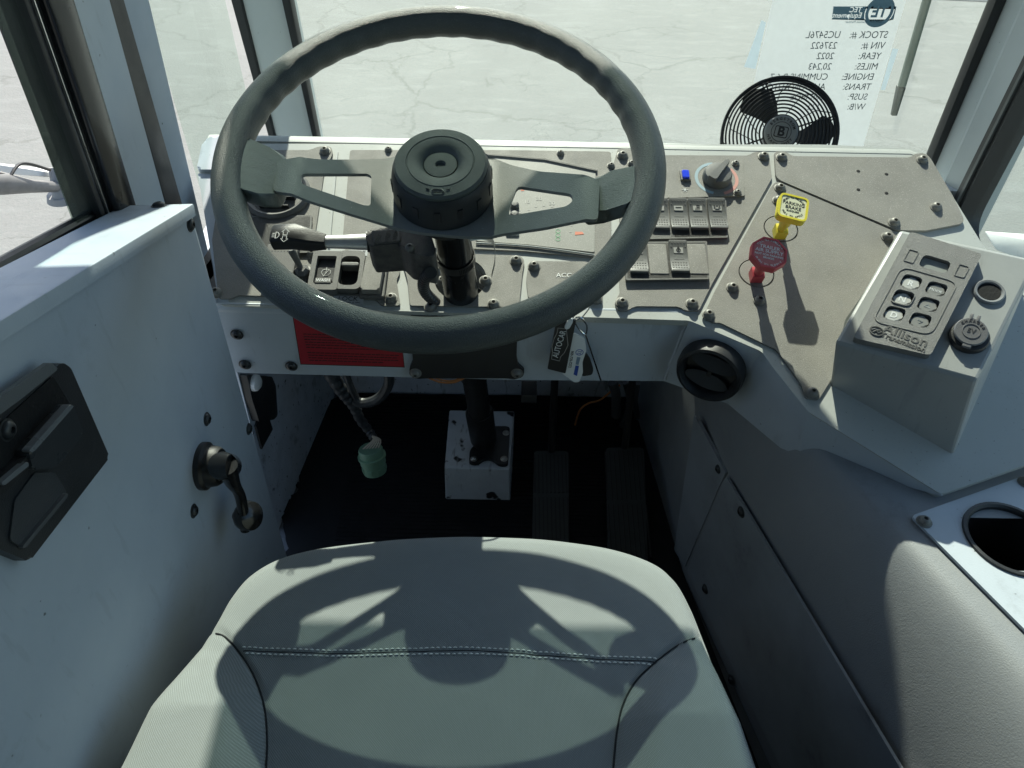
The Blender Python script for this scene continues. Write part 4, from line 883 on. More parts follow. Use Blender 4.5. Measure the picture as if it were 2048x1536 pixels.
# spoke plate
HP = -.050; MP = at(MW, 0, 0, HP)
def W2(pts, z=0): return pxy(MW, pts, z)
o = ([(552, 322), (640, 319), (740, 319), (785, 316), (810, 300), (960, 300), (992, 318), (1025, 331), (1080, 343), (1200, 361), (1196, 440), (1172, 438), (1090, 455), (1000, 468), (930, 473), (850, 466), (770, 448), (700, 427), (620, 402), (545, 382)])
h1 = [(602, 347), (734, 347), (743, 352), (741, 411), (728, 411), (700, 401), (602, 368)]
h2 = [(1035, 372), (1144, 388), (1146, 402), (1132, 413), (1100, 418), (1016, 432), (1022, 405)]
def hspoke(x): return -.055+.043*min(1, max(0, (abs(x)-.052)/.096))
def bent(pts):
    out = []
    for q in pts:
        h = -.04
        for _ in range(6): x, y = loc(MW, *q, h); h = hspoke(x)+.0045
        out.append((x, y))
    return out
def dens(pl):
    out = []
    for i in range(len(pl)):
        a, c = V(pl[i]), V(pl[(i+1) % len(pl)]); n = max(1, int((c-a).length/.006))
        out += [tuple(a.lerp(c, k/n)) for k in range(n)]
    return out
o, h1, h2 = dens(rpoly(bent(o), .006, 3)), dens(rpoly(bent(h1), .005, 4)), dens(rpoly(bent(h2), .006, 4))
b = bmesh.new(); prism(b, o, -.0045, 0, I4, holes=[h1, h2])
for k in range(-18, 19): bmesh.ops.bisect_plane(b, geom=b.verts[:]+b.edges[:]+b.faces[:], dist=1e-6, plane_co=(k*.01+.002, 0, 0), plane_no=(1, 0, 0))
for v in b.verts: v.co = MW @ V((v.co.x, v.co.y, v.co.z+hspoke(v.co.x)+.0045))
emit('spoke_plate', b, SPOKE, wheel, ang=25)
# grip pads
def pad(top, zo, zi, inner_idx, nm='grip_pad', th_=.020):
    b = bmesh.new(); hi = []; lo = []
    for i, q in enumerate(top):
        z = zi if i in inner_idx else zo
        x, y = loc(MW, *q, z); hi.append(MW @ V((x, y, z))); lo.append(MW @ V((x, y, z-th_)))
    hexa(b, lo, hi, bev=.0055)
    emit(nm, b, PADM, wheel, ang=70)
pad([(452, 300), (478, 262), (500, 280), (538, 293), (566, 306), (578, 320), (570, 350), (560, 384), (548, 394), (520, 388), (486, 378), (458, 372)], .009, -.013, (3, 4, 5, 6, 7, 8))
pad([(1293, 338), (1278, 322), (1258, 336), (1225, 346), (1198, 350), (1184, 356), (1177, 390), (1170, 420), (1180, 428), (1215, 420), (1250, 408), (1280, 398)], .009, -.013, (2, 3, 4, 5, 6, 7, 8, 9))
# hub and horn cap
b = bmesh.new()
hc = W2([(879, 325)], -.006)[0]; CR = .0478
MH = at(MW, hc[0]*.5+0, hc[1]*.5)
lathe(b, [(.020, HP-.055), (.030, HP-.045), (.036, HP-.018), (.0535, HP+.001), (.0535, HP+.006), (.0525, -.022), (.0505, -.014), (.0488, -.0115), (.0, -.0115)], MH, 56); emit('hub', b, HUBB, wheel)
b = bmesh.new(); lathe(b, [(CR+.0005, -.013), (CR+.0005, -.008), (CR-.0015, -.0052), (.0355, -.0040), (.0350, -.0046), (.0343, -.0046), (.0338, -.0040), (.026, -.0045), (.0195, -.0075), (.0172, -.0105), (.0170, -.0088), (.012, -.0084), (.0055, -.0086), (.0045, -.0105), (0, -.0112)], MH, 56); hcap = emit('horn_cap', b, HUBM, wheel)
b = bmesh.new(); s_ = .9
tube(b, [MH @ V((x*.001*s_, -.0405+y*.001*s_, -.0038)) for x, y in ((-7, 0), (-4, 2.2), (4, 2.2), (7, 0), (4, -2.2), (-4, -2.2), (-7, 0))], .0005, 5)
for s in (-1, 1): tube(b, [MH @ V((s*.0085, -.0385, -.0038)), MH @ V((s*.012, -.0378, -.0040))], .0005, 5)
emit('horn_mark', b, mat('horn mark', (.02, .025, .024), .4), hcap)
b = bmesh.new()
for k in range(14):
    a = 2*math.pi*k/14+.2; Mk = MH @ Matrix.Rotation(a, 4, 'Z') @ Matrix.Translation((.0529, 0, -.030)) @ Matrix.Rotation(math.radians(90), 4, 'Y'); box(b, 0, 0, .014, .006, -.0005, .0009, Mk, bev=.0003)
emit('hub_rib', b, BLACK, wheel)
# ------------------------------------------------------------------ column
foot = V(hz(968, 885, .10)); FT = foot
cdir = (FT-WC).normalized()
colt = thing('steering_column', frame(FT, -cdir), 'black tubular steering column running down through the dash to the floor', 'steering column')
P_ = lambda t: WC+cdir*t
CL = (FT-WC).length
b = bmesh.new(); tube(b, [P_(.085), P_(.30), P_(.33)], [.0205, .0235, .0235], 28); emit('upper_tube', b, GLOSSB, colt)
b = bmesh.new(); tube(b, [P_(.30), P_(.45), P_(.46), P_(CL-.10)], [.022, .022, .019, .019], 24); tube(b, [P_(CL-.13), P_(CL-.12), P_(CL-.02), P_(CL-.005)], [.021, .024, .024, .020], 24); emit('lower_tube', b, BLACK, colt)
b = bmesh.new(); tube(b, [P_(.262), P_(.266), P_(.285)], [.034, .037, .034], 30); emit('boot', b, BLACK, colt)
b = bmesh.new(); MC = frame(P_(.162), -cdir); lathe(b, [(.0226, -.006), (.0236, -.006), (.0236, .006), (.0226, .006)], MC, 36); cl_ = emit('hose_clamp', b, mat('dark steel', (.10, .10, .10), .35, metal=.7), colt)
b = bmesh.new()
for k in range(10): a = math.radians(-75+k*5); Mk = MC @ Matrix.Rotation(a, 4, 'Z') @ Matrix.Translation((.0236, 0, 0)) @ Matrix.Rotation(math.radians(90), 4, 'Y'); box(b, 0, 0, .008, .0009, 0, .0005, Mk)
emit('slot', b, MAT, cl_)
MC2 = P_(.135)
b = bmesh.new(); pts = spline([MC2+V((.018, -.006, .012)), MC2+V((.034, .0, .010)), MC2+V((.046, .01, -.004)), MC2+V((.048, .012, -.03)), MC2+V((.044, .01, -.052))], 8)
lo = []; 
for k in range(len(pts)-1):
    a, c = pts[k], pts[k+1]; w_ = V((0, .4, .9)).normalized()*.0045*(1-.5*k/len(pts)); n_ = (c-a).cross(w_).normalized()*.0006
    hexa(b, [a-w_, a+w_, a+w_+n_, a-w_+n_], [c-w_, c+w_, c+w_+n_, c-w_+n_])
emit('clamp_tail', b, STEEL, colt)
# foot flange + pedestal
ped = thing('steering_pedestal', Matrix.Translation(V((-.05, .95, 0))), 'scuffed white metal pedestal box at the foot of the steering column', 'pedestal')
f1, f2 = hz(891, 999, .004), hz(1021, 1001, .004); t1, t2 = hy(889, 936, f1.y), hy(1019, 938, f1.y); k1, k2 = hz(899, 819, t1.z), hz(1029, 822, t1.z)
b = bmesh.new(); hexa(b, [V((f1.x, f1.y, .004)), V((f2.x, f1.y, .004)), V((k2.x, k2.y, .004)), V((k1.x, k2.y, .004))], [V((t1.x, f1.y, t1.z)), V((t2.x, f1.y, t1.z)), V((k2.x, k2.y, t1.z)), V((k1.x, k2.y, t1.z))], bev=.0025)
emit('box', b, CHIP, ped)
MFt = frame(V((0, 0, t1.z+.0005)), (0, 0, 1))
b = bmesh.new(); prism(b, rpoly(pxy(MFt, [(948, 858), (1020, 858), (1016, 934), (998, 934), (984, 922), (968, 922), (955, 932), (938, 930), (940, 905), (955, 890)]), .008, 4), 0, .008, MFt, bev=.001); fl = emit('flange', b, BLACK, colt)
bolts(fl, at(MFt, 0, 0, .008), [(948, 918), (1008, 918), (1012, 866)], BM4)
# ------------------------------------------------------------------ turn stalk
MS = at(MW, 0, 0, -.105); st_ = thing('turn_signal_stalk', frame(hit(800, 500, MS.translation, WN), WN), 'black and chrome turn signal stalk with switch housing left of the column', 'turn signal')
SG = lambda px, py, z=0: MS @ V((*loc(MS, px, py, z), z))
b = bmesh.new(); o = rpoly(pxy(MS, [(736, 458), (780, 455), (858, 457), (872, 500), (866, 515), (818, 506), (800, 488), (740, 492), (730, 474)], .0), .003, 4)
prism(b, o, -.050, 0, MS, bev=.003, seg=3); emit('housing', b, mat('worn black housing', (.05, .052, .054), .42, var=.8, vscale=60, col2=(.14, .135, .12), bump=.7, bscale=700, speck=.5, speckcol=(.3, .28, .25), sscale=500, sthr=.66), st_)
b = bmesh.new(); o = rpoly(pxy(MS, [(742, 462), (796, 459), (802, 484), (748, 488)], .001), .003, 3); prism(b, o, -.001, .0022, MS, bev=.001); rb = emit('raised_label', b, DUSTPL, st_)
b = bmesh.new(); a_ = loc(MS, 757, 474, .003); c_ = loc(MS, 775, 472, .003); d_ = loc(MS, 790, 470, .003)
text_mesh(b, 'SIG', at(MS, *a_, .0024, math.radians(82)), .0075, .0003); text_mesh(b, 'STOP', at(MS, *c_, .0024, math.radians(82)), .006, .0003); text_mesh(b, 'CORD', at(MS, *d_, .0024, math.radians(82)), .006, .0003); emit('lettering', b, mat('worn letter', (.2, .19, .17), .5), rb)
x, y = loc(MS, 820, 496, 0); child_mesh('bolt', BM2, st_, at(MS, x, y, 0))
b = bmesh.new(); p0, p1, p2 = SG(735, 484, -.012), SG(690, 484, -.010), SG(628, 484, -.006); tube(b, [p0, p1, p2], [.0095, .0080, .0068], 18); emit('chrome_arm', b, SATIN, st_)
b = bmesh.new(); tube(b, [SG(748, 482, -.014), SG(733, 483, -.013)], [.012, .0125], 18); emit('arm_boot', b, BLACK, st_)
e0, e1, e2, e3 = SG(652, 484, -.006), SG(622, 480, -.004), SG(590, 473, -.002), SG(545, 474, 0)
b = bmesh.new()
def ringat(p, w_, h_, tdir):
    u = WN; v = tdir.cross(u).normalized(); out = []
    for k in range(12):
        a = 2*math.pi*k/12; cx_, sx_ = math.cos(a), math.sin(a); f = lambda c: math.copysign(abs(c)**.45, c); out.append(b.verts.new(p+v*w_*f(cx_)+u*h_*f(sx_)))
    return out
td = (e3-e0).normalized(); rg = [ringat(e0, .0075, .0075, td), ringat(e1, .011, .010, td), ringat(e2, .0135, .0105, td), ringat(e3+td*-.002, .0135, .0095, td), ringat(e3, .011, .008, td)]
for q, s in zip(rg, rg[1:]):
    for k in range(12): b.faces.new((q[k], q[(k+1) % 12], s[(k+1) % 12], s[k]))
b.faces.new(rg[0][::-1]); b.faces.new(rg[-1]); hd = emit('handle', b, BLACK, st_)
zt = .0105; mk = SG(570, 471, zt)
MK = frame(mk, WN) 
b = bmesh.new()
def arrow(cx, cy, s): return [(cx+s*x, cy+y) for x, y in ((0, .0025), (.004, .0025), (.004, .0045), (.0085, 0), (.004, -.0045), (.004, -.0025), (0, -.0025))]
for sgn in (1, -1):
    q = [(x_, y_) for x_, y_ in arrow(.0, 0, 1)]; q = [(y_*.9, sgn*(x_+.0008)) for x_, y_ in q]
    tube(b, [MK @ V((x_, y_, .0004)) for x_, y_ in q], .00045, 5, closed=True)
for s in (-1, 0, 1): tube(b, [MK @ V((-.0145, s*.0025, .0002)), MK @ V((-.0115, s*.0025, .0003))], .0004, 5)
tube(b, [MK @ V((-.0105+.004*math.cos(a), .0045*math.sin(a), .0003)) for a in [math.radians(-90+k*20) for k in range(10)]]+[MK @ V((-.0105, -.0045, .0003))], .00045, 5)
emit('marking', b, WINK, hd)
# corrugated loom beside the column
b = bmesh.new(); cpts = spline([SG(862, 545, -.02), SG(848, 560, -.05), SG(850, 583, -.09), SG(872, 606, -.13), SG(898, 630, -.16), SG(905, 660, -.2)], 22)
tube(b, cpts, [.0074 if k % 4 < 2 else .0058 for k in range(len(cpts))], 12, caps=True)
props(emit('wire_loom', b, mat('ribbed loom', (.035, .036, .038), .35)), 'ribbed black cable conduit curling beside the steering column', 'cable')
# ------------------------------------------------------------------ seat
seat = thing('driver_seat', Matrix.Translation((-.04, .15, .42)), 'grey fabric driver seat cushion with bolsters and double white stitching', 'seat')
Z0 = .427
sp = [(262, 1590), (324, 1450), (370, 1370), (432, 1262), (462, 1205), (500, 1158), (560, 1121), (640, 1099), (760, 1083), (900, 1074), (1010, 1075), (1120, 1083), (1220, 1099), (1300, 1126), (1345, 1160), (1376, 1215), (1402, 1285), (1428, 1360), (1455, 1450), (1498, 1590)]
o2 = [hz(x, y, Z0-.026).xy for x, y in sp]
sp3 = [(-.30, .14), (-.315, -.02), (-.30, -.22), (-.2, -.25), (0, -.25), (.17, -.25), (.245, -.22), (.25, -.02), (.235, .14)]
out = [V((p[0], p[1], 0)) for p in o2]; L0, Rr0 = out[0], out[-1]
loop = spline([V((L0.x-.012, L0.y-.06, 0))]+out+[V((Rr0.x+.012, Rr0.y-.06, 0))], 14)
rear = [V((Rr0.x+.02, -.22, 0)), V((.15, -.26, 0)), V((-.2, -.26, 0)), V((L0.x-.02, -.22, 0))]
back = []
for a, c in zip([loop[-1]]+rear, rear+[loop[0]]):
    for k in range(1, 9): back.append(a.lerp(c, k/9))
loop = loop+back
def seampts(pp): return [hz(x, y, Z0).xy for x, y in pp]
SL = spline([V((*p, 0)) for p in seampts([(422, 1259), (448, 1270), (476, 1300), (505, 1345), (526, 1400), (535, 1450), (537, 1500), (535, 1560)])], 6)
SR = spline([V((*p, 0)) for p in seampts([(1403, 1266), (1360, 1285), (1312, 1322), (1272, 1362), (1246, 1410), (1234, 1460), (1228, 1510), (1224, 1560)])], 6)
def pdist(x, y, poly):
    best = 9
    for a, c in zip(poly, poly[1:]):
        dx, dy = c.x-a.x, c.y-a.y; t = max(0, min(1, ((x-a.x)*dx+(y-a.y)*dy)/(dx*dx+dy*dy+1e-12))); best = min(best, math.hypot(x-a.x-dx*t, y-a.y-dy*t))
    return best
cxs, cys = -.045, .12
STL = spline([V((*p, 0)) for p in seampts([(486, 1300), (700, 1306), (900, 1300), (1100, 1310), (1308, 1322)])], 3)
def zseat(x, y, de):
    r = .022; z = 0
    if de < r: z -= r*(1-math.sqrt(max(0, 1-(1-de/r)**2)))*.9
    # bolsters
    wl = 0
    if y < .36:
        for sgn, poly in ((-1, SL), (1, SR)):
            # x of seam at this y
            xs_ = min(poly, key=lambda p: abs(p.y-y)).x
            dd = (x-xs_)*sgn
            if dd > -.01: 
                k = min(1, (dd+.01)/.05); k = k*k*(3-2*k); f = min(1, max(0, (.36-y)/.07)); wl += .022*k*f
    z += wl
    z -= .012*max(0, 1-((x-cxs)/.2)**2)*max(0, min(1, (.40-y)/.15))*.2
    ds = min(pdist(x, y, SL), pdist(x, y, SR))
    if ds < .006: z -= .0030*(1-ds/.006)**1.5
    z -= .07*(y-.35) if y < .6 else 0
    dst = min(pdist(x, y, STL), .05) if y > .25 else .05
    z += .0016*(1-dst/.05)*noise.noise(V((x*55, y*26, 7)))+.0009*(1-min(1, ds/.03))*noise.noise(V((x*60, y*60, 1)))
    z += .0012*noise.noise(V((x*14, y*14, 3)))
    return Z0+.0+z
b = bmesh.new(); rings = []; N = len(loop)
ts = [0, .02, .045, .08]+[.12+.88*k/70 for k in range(71)]
# ring param: t=1 centre
lp2 = loop+[loop[0]]
for t in ts[:-1]:
    ring = []
    for p in loop:
        x = p.x+(cxs-p.x)*t; y = p.y+(cys-p.y)*t
        de = pdist(x, y, lp2) if t < .3 else .05
        ring.append(b.verts.new((x, y, zseat(x, y, de))))
    rings.append(ring)
for a, c in zip(rings, rings[1:]):
    for k in range(N): b.faces.new((a[k], a[(k+1) % N], c[(k+1) % N], c[k]))
cv = b.verts.new((cxs, cys, zseat(cxs, cys, .05)))
for k in range(N): b.faces.new((rings[-1][k], rings[-1][(k+1) % N], cv))
prev = rings[0]
for dz, sc in ((-.02, 1.004), (-.05, 1.0), (-.10, .985), (-.13, .93)):
    ring = [b.verts.new((cxs+(p.x-cxs)*sc, cys+(p.y-cys)*sc, rings[0][i].co.z+dz)) for i, p in enumerate(loop)]
    for k in range(N): b.faces.new((ring[k], ring[(k+1) % N], prev[(k+1) % N], prev[k]))
    prev = ring
b.faces.new(prev[::-1])
emit('cushion', b, SEATM, seat, ang=80)
def zat(x, y): return zseat(x, y, min(.05, pdist(x, y, lp2)))
for poly in (SL, SR):
    b = bmesh.new(); pts = [V((p.x, p.y, zat(p.x, p.y)+.0012)) for p in poly[2:]]; tube(b, pts, .0009, 6); emit('seam', b, SEAMM, seat)
def stitches(pp, parent):
    pts = spline([V((*p, 0)) for p in seampts(pp)], 30); acc = 0; b = bmesh.new(); L = [0]
    for a, c in zip(pts, pts[1:]): L.append(L[-1]+(c-a).length)
    def S_(s):
        for i in range(len(L)-1):
            if L[i+1] >= s: k = (s-L[i])/(L[i+1]-L[i]+1e-9); p = pts[i].lerp(pts[i+1], k); return V((p.x, p.y, zat(p.x, p.y)+.0006))
        p = pts[-1]; return V((p.x, p.y, zat(p.x, p.y)+.0006))
    s = 0
    while s < L[-1]-.003:
        a, m_, c = S_(s), S_(s+.0018), S_(s+.0036); m_.z += .0004; tube(b, [a, m_, c], [.0004, .0008, .0004], 5); s += .0056
    return emit('stitching', b, THREAD, parent)
stitches([(484, 1293), (600, 1299), (700, 1300), (800, 1297), (900, 1294), (1000, 1297), (1100, 1304), (1200, 1312), (1314, 1316)], seat)
stitches([(490, 1306), (600, 1311), (700, 1312), (800, 1309), (900, 1307), (1000, 1309), (1100, 1316), (1200, 1324), (1304, 1328)], seat)
b = bmesh.new(); gp_ = spline([V((*p, 0)) for p in seampts([(486, 1300), (600, 1305), (700, 1306), (900, 1300), (1000, 1303), (1200, 1318), (1308, 1322)])], 8)
tube(b, [V((p.x, p.y, zat(p.x, p.y)-.0001)) for p in gp_], .0006, 5); emit('seam', b, SEAMM, seat)
b = bmesh.new(); pr_ = loop[18:270]; ed_ = [V((p.x+(cxs-p.x)*.0, p.y, zseat(p.x, p.y, 0)-.0)) for p in loop[:len(loop)-len(back)]]
ed_ = [p for p in ed_ if p.x > .10]; tube(b, [p+V((.0006, 0, -.001)) for p in ed_], .0012, 6); emit('edge_piping', b, SEATM, seat)
b = bmesh.new(); prism(b, [(-.26, -.24), (.18, -.24), (.18, .30), (-.26, .30)], .12, .33, I4, bev=.02); emit('seat_base', b, BLACK, seat)
b = bmesh.new(); prism(b, rpoly([(-.27, 0), (.19, 0), (.17, .30), (-.25, .30)], .06), -.05, .05, frame(V((0, -.31, .46)), V((0, 1, .12))), bev=.02); emit('backrest', b, SEATM, seat)
# ------------------------------------------------------------------ pedals
def pedal(nm, pts, zt, zb, label):
    tp = [hy(pts[0][0], pts[0][1], .95), hy(pts[1][0], pts[1][1], .95)]
    bt_ = [hz(pts[3][0], pts[3][1], zb), hz(pts[2][0], pts[2][1], zb)]
    org = (tp[0]+tp[1]+bt_[0]+bt_[1])/4; xd = (tp[1]-tp[0]); yd = ((tp[0]+tp[1])-(bt_[0]+bt_[1])); n_ = xd.cross(yd)
    M = frame(org, n_, xd); T = thing(nm, M, label, 'pedal'); o = rpoly(pxy(M, pts), .006)
    b = bmesh.new(); prism(b, o, -.010, 0, M, bev=.002); emit('pad', b, PEDAL, T)
    b = bmesh.new(); xs = [p[0] for p in o]; ys_ = [p[1] for p in o]; n = 9
    for k in range(n):
        x = min(xs)+.006+(max(xs)-min(xs)-.012)*k/(n-1); y0 = min(ys_)+.008; y1 = max(ys_)-.008; ym = (y0+y1)/2
        box(b, x, (y0+ym)/2-.002, .0022, (ym-y0)-.006, 0, .0022, M); box(b, x, (y1+ym)/2+.002, .0022, (y1-ym)-.006, 0, .0022, M)
    emit('tread', b, mat('tread rubber', (.02, .022, .022), .6), T)
    b = bmesh.new(); a = (tp[0]+tp[1])/2; tube(b, [a+V((0, 0, .0)), a+V((0, .03, .12)), a+V((0, .04, .28))], .007, 10); emit('arm', b, BLACK, T)
pedal('brake_pedal', [(1068, 902), (1137, 902), (1138, 1088), (1064, 1088)], .1, .03, 'flat ribbed black brake pedal right of the white pedestal')
pedal('accelerator_pedal', [(1212, 895), (1288, 895), (1296, 1125), (1216, 1118)], .1, .02, 'ribbed black accelerator pedal beside the engine tunnel')
# ------------------------------------------------------------------ connector and loom under the dash
cpz = hy(745, 918, .84); K = frame(cpz, V((.10, .30, .93)))
K = frame(cpz, V((-.10, .22, .97))); T = thing('green_connector', K, 'pale green round wiring connector dangling under the dash', 'connector')
b = bmesh.new(); lathe(b, [(0, .022), (.019, .022), (.0205, .019), (.0205, .009), (.0238, .008), (.0238, .005), (.0215, .004), (.0215, -.007), (.0195, -.008), (.0195, -.026), (.0165, -.026), (.0165, -.010), (0, -.010)], K, 30); emit('shell', b, GREEN, T)
b = bmesh.new()
for k in range(7): Mk = K @ Matrix.Rotation(k*.9, 4, 'Z') @ Matrix.Translation((.0195, 0, -.017)) @ Matrix.Rotation(math.radians(90), 4, 'Y'); box(b, 0, 0, .009, .009, -.001, .0012, Mk, bev=.0006)
emit('key_lug', b, GREEN, T)
LY = .87; U = lambda px, py, y=LY: hy(px, py, y)
b = bmesh.new(); tube(b, spline([U(655, 735), U(672, 765), U(690, 790), U(708, 812), U(720, 838), U(738, 862), U(748, 878, .85)], 8), [.012+.001*math.sin(k*1.7) - .00012*k for k in range(49)], 12)
tube(b, spline([U(776, 740), U(778, 765), U(765, 790), U(745, 803), U(722, 806), U(706, 798)], 8), .0085, 10)
tube(b, spline([U(690, 740), U(700, 770), U(712, 795)], 6), .006, 8)
props(emit('wiring_loom', b, mat('taped loom', (.022, .025, .028), .45, bump=1, bscale=120, var=.8, vscale=60, col2=(.05, .055, .06))), 'taped black wiring loom sagging in a loop below the dash', 'wiring')
b = bmesh.new()
tube(b, spline([U(716, 800), U(719, 822), U(724, 838)], 6), .0025, 6)
props(emit('cable_tie', b, WIRE), 'pale cord tie wrapped on the wiring loom', 'cable tie'); b = bmesh.new()
for k in range(6): tube(b, spline([U(744, 872, .85), U(746+k*3, 880, .848), cpz+K.col[2].xyz*.02+V(((k-2.5)*.005, 0, 0))], 4), .0013, 6)
props(emit('bare_wires', b, WIRE), 'bare thin wires joining the loom to the green connector', 'wiring')
b = bmesh.new(); tube(b, spline([hy(850, 752, .80), hy(880, 764, .80), hy(910, 764, .80), hy(935, 752, .80)], 8), .0015, 6); tube(b, spline([hy(856, 750, .80), hy(884, 760, .80), hy(908, 761, .80), hy(930, 750, .80)], 8), .0012, 6)
props(emit('orange_wires', b, WIREO), 'thin orange wires under the column cover', 'wiring'); b = bmesh.new()
tube(b, spline([hy(1150, 850, 1.05), hy(1160, 820, 1.05), hy(1178, 806, 1.05), hy(1200, 800, 1.02), hy(1228, 778, 1.0), hy(1240, 770, 1.0)], 8), .002, 6)
props(emit('stray_wire', b, WIREO), 'thin orange wire hanging above the brake pedal', 'wiring')
b = bmesh.new(); tube(b, spline([hy(1225, 765, 1.0), hy(1232, 790, 1.0), hy(1232, 830, 1.02)], 6), .009, 12); tube(b, spline([hy(1275, 765, 1.0), hy(1270, 800, 1.02), hy(1275, 835, 1.04)], 6), .006, 10); tube(b, spline([hy(1250, 765, 1.02), hy(1258, 810, 1.04), hy(1240, 860, 1.08)], 6), .005, 10)
props(emit('brake_hoses', b, mat('hose grey', (.07, .08, .09), .5)), 'dark air brake hoses hanging above the pedals', 'hose')
b = bmesh.new(); MB2 = MF(.80); x, y = loc(MB2, 1058, 770); box(b, x, y, .022, .016, 0, .03, MB2, bev=.002); props(emit('fuse_plug', b, BLACK, M=at(MB2, x, y)), 'small black plug under the dash beside the column cover', 'plug')
# steering shaft cross bar & black bracket at the kick panel
KB2 = at(KM, *loc(KM, 520, 810)); T = thing('kick_bracket', KB2, 'black plastic bracket with diamond shaped flap on the left kick panel', 'bracket')
b = bmesh.new(); prism(b, rpoly(pxy(KM, [(478, 748), (530, 752), (538, 770), (542, 830), (534, 838), (504, 842), (490, 800)]), .004), 0, .012, KM, bev=.002); emit('body', b, BLACK, T)
b = bmesh.new(); prism(b, pxy(KM, [(512, 840), (534, 834), (542, 858), (520, 898), (508, 852)]), 0, .004, KM, bev=.001); emit('flap', b, BLACK, T)
b = bmesh.new(); lathe(b, [(.014, .012), (.013, .018), (.008, .022), (0, .023)], at(KM, *loc(KM, 493, 764)), 18); emit('white_stud', b, WHITEP, T)
# ------------------------------------------------------------------ gear selector console
BN = V((-.2, -.35, 1)).normalized(); BP = V((.47, .79, .64)); MBx = frame(BP, BN)
fl_, fr_, bl_ = [hit(*q, BP, BN) for q in ((1670, 684), (1955, 761), (1800, 461))]
xd = (fr_-fl_).normalized(); MBx = frame(fl_, BN, xd); con = thing('selector_console', MBx, 'grey painted sheet metal console box holding the gear selector at the right of the dash', 'console')
br_ = bl_+(fr_-fl_)
bfl, bfr = hit(1663, 772, MD.translation, DN), hit(1909, 914, MD.translation, DN)
bbl = hit(1797, 462, MD.translation, DN); bbr = bfr+(bbl-bfl)+V((.02, 0, 0))
b = bmesh.new(); hexa(b, [bfl-DN*.006, bfr-DN*.006, bbr-DN*.006, bbl-DN*.006], [fl_, fr_, br_, bl_], bev=.0035); emit('box', b, CONP, con)
b = bmesh.new(); hexa(b, [bfl+(bfr-bfl)*.0+V((0, -.0005, .0))] + [bfr+V((.0005, -.0005, 0)), fr_+V((.0006, -.0008, -.006)), fl_+V((-.0002, -.001, -.006))], [p+V((.0, .002, 0)) for p in [bfl, bfr, fr_+V((0, 0, -.006)), fl_+V((0, 0, -.006))]]); b.free()
sidn = (bfr-fr_).cross(bbr-bfr).normalized(); sidn = sidn if sidn.x > 0 else -sidn
MSd = frame(fr_, sidn)
bolts(con, MSd, [(1939, 861), (2016, 660)], BM3)
# keypad
kp = pxy(MBx, [(1818, 469), (1961, 514), (1858, 716), (1704, 681)], .004)
kpt = thing('gear_keypad', at(MBx, sum(p[0] for p in kp)/4, sum(p[1] for p in kp)/4, .003), 'grey push button gear selector keypad with R N D buttons and Allison Transmission lettering', 'gear selector')
KPM = mat('keypad plastic', (.21, .21, .20), .38, var=.4, vscale=20, bump=1.0, bscale=1500, speck=.4, speckcol=(.45, .45, .42), sscale=1300, sthr=.66)
def kq(u, v_):   # keypad coordinates 0..1 across, 0..1 down
    a = V(kp[0]).lerp(V(kp[1]), u); c = V(kp[3]).lerp(V(kp[2]), u); return a.lerp(c, v_)
wl_ = (V(kp[1])-V(kp[0])).length; hl_ = (V(kp[3])-V(kp[0])).length
def rectuv(u, v_, w_, h_, r=.003): 
    ps = [kq(u-w_/2, v_+h_/2), kq(u+w_/2, v_+h_/2), kq(u+w_/2, v_-h_/2), kq(u-w_/2, v_-h_/2)]; return rpoly([(p.x, p.y) for p in ps], r, 5)
btn = [(u, v_) for v_ in (.425, .575, .725) for u in (.335, .675)]
holes = [rectuv(u, v_, .255, .118, .006) for u, v_ in btn]+[rectuv(.505, .215, .38, .115, .006)]
b = bmesh.new(); prism(b, rpoly(kp, .005, 4), .0005, .010, MBx, holes=holes); emit('bezel', b, KPM, kpt)
b = bmesh.new(); prism(b, grow(rpoly(kp, .005), -.002), .0004, .003, MBx); emit('backing', b, MAT, kpt)
b = bmesh.new(); prism(b, rectuv(.505, .575, .78, .52, .012), .0098, .0108, MBx, holes=[rectuv(.505, .575, .755, .505, .011)]); 
for u in (.17, .86): prism(b, rectuv(u, .21, .14, .115, .002), .0098, .0108, MBx, holes=[rectuv(u, .21, .12, .105, .0015)])
emit('raised_line', b, KPM, kpt)
b = bmesh.new(); prism(b, rectuv(.505, .22, .37, .11, .005), .003, .0055, MBx); emit('display_window', b, mat('display', (.30, .32, .31), .2), kpt)
labels = ['R', 'MODE', 'N', '^', 'D', 'v']
rot_k = math.atan2((V(kp[1])-V(kp[0])).y, (V(kp[1])-V(kp[0])).x)
for (u, v_), s in zip(btn, labels):
    b = bmesh.new(); c = kq(u, v_); lit = s in 'RND'
    n = 7; prism(b, rectuv(u, v_+.006, .235, .105, .007), .003, .0078, MBx, bev=.0022, seg=3)
    bo = emit('button', b, mat('button pale', (.50, .51, .49), .3) if lit else mat('button grey', (.24, .245, .235), .35), kpt)
    bo['label'] = {'R': 'pale R button', 'N': 'pale N button', 'D': 'pale D button', 'MODE': 'grey MODE button', '^': 'grey up arrow button', 'v': 'grey down arrow button'}[s]
    b = bmesh.new(); Mt = at(MBx, c.x, c.y-.0012, .0079, rot_k)
    if s == '^': tube(b, [Mt @ V((x*.001, y*.001, 0)) for x, y in ((-3, -1.5), (0, 2), (3, -1.5))], .0004, 5, closed=True)
    elif s == 'v': tube(b, [Mt @ V((x*.001, y*.001, 0)) for x, y in ((-3, 1.5), (0, -2), (3, 1.5))], .0004, 5, closed=True)
    else: text_mesh(b, s, Mt, .0105 if lit else .0048, .0002, bold=.0002 if lit else 0)
    emit('lettering', b, WHITEP, bo)
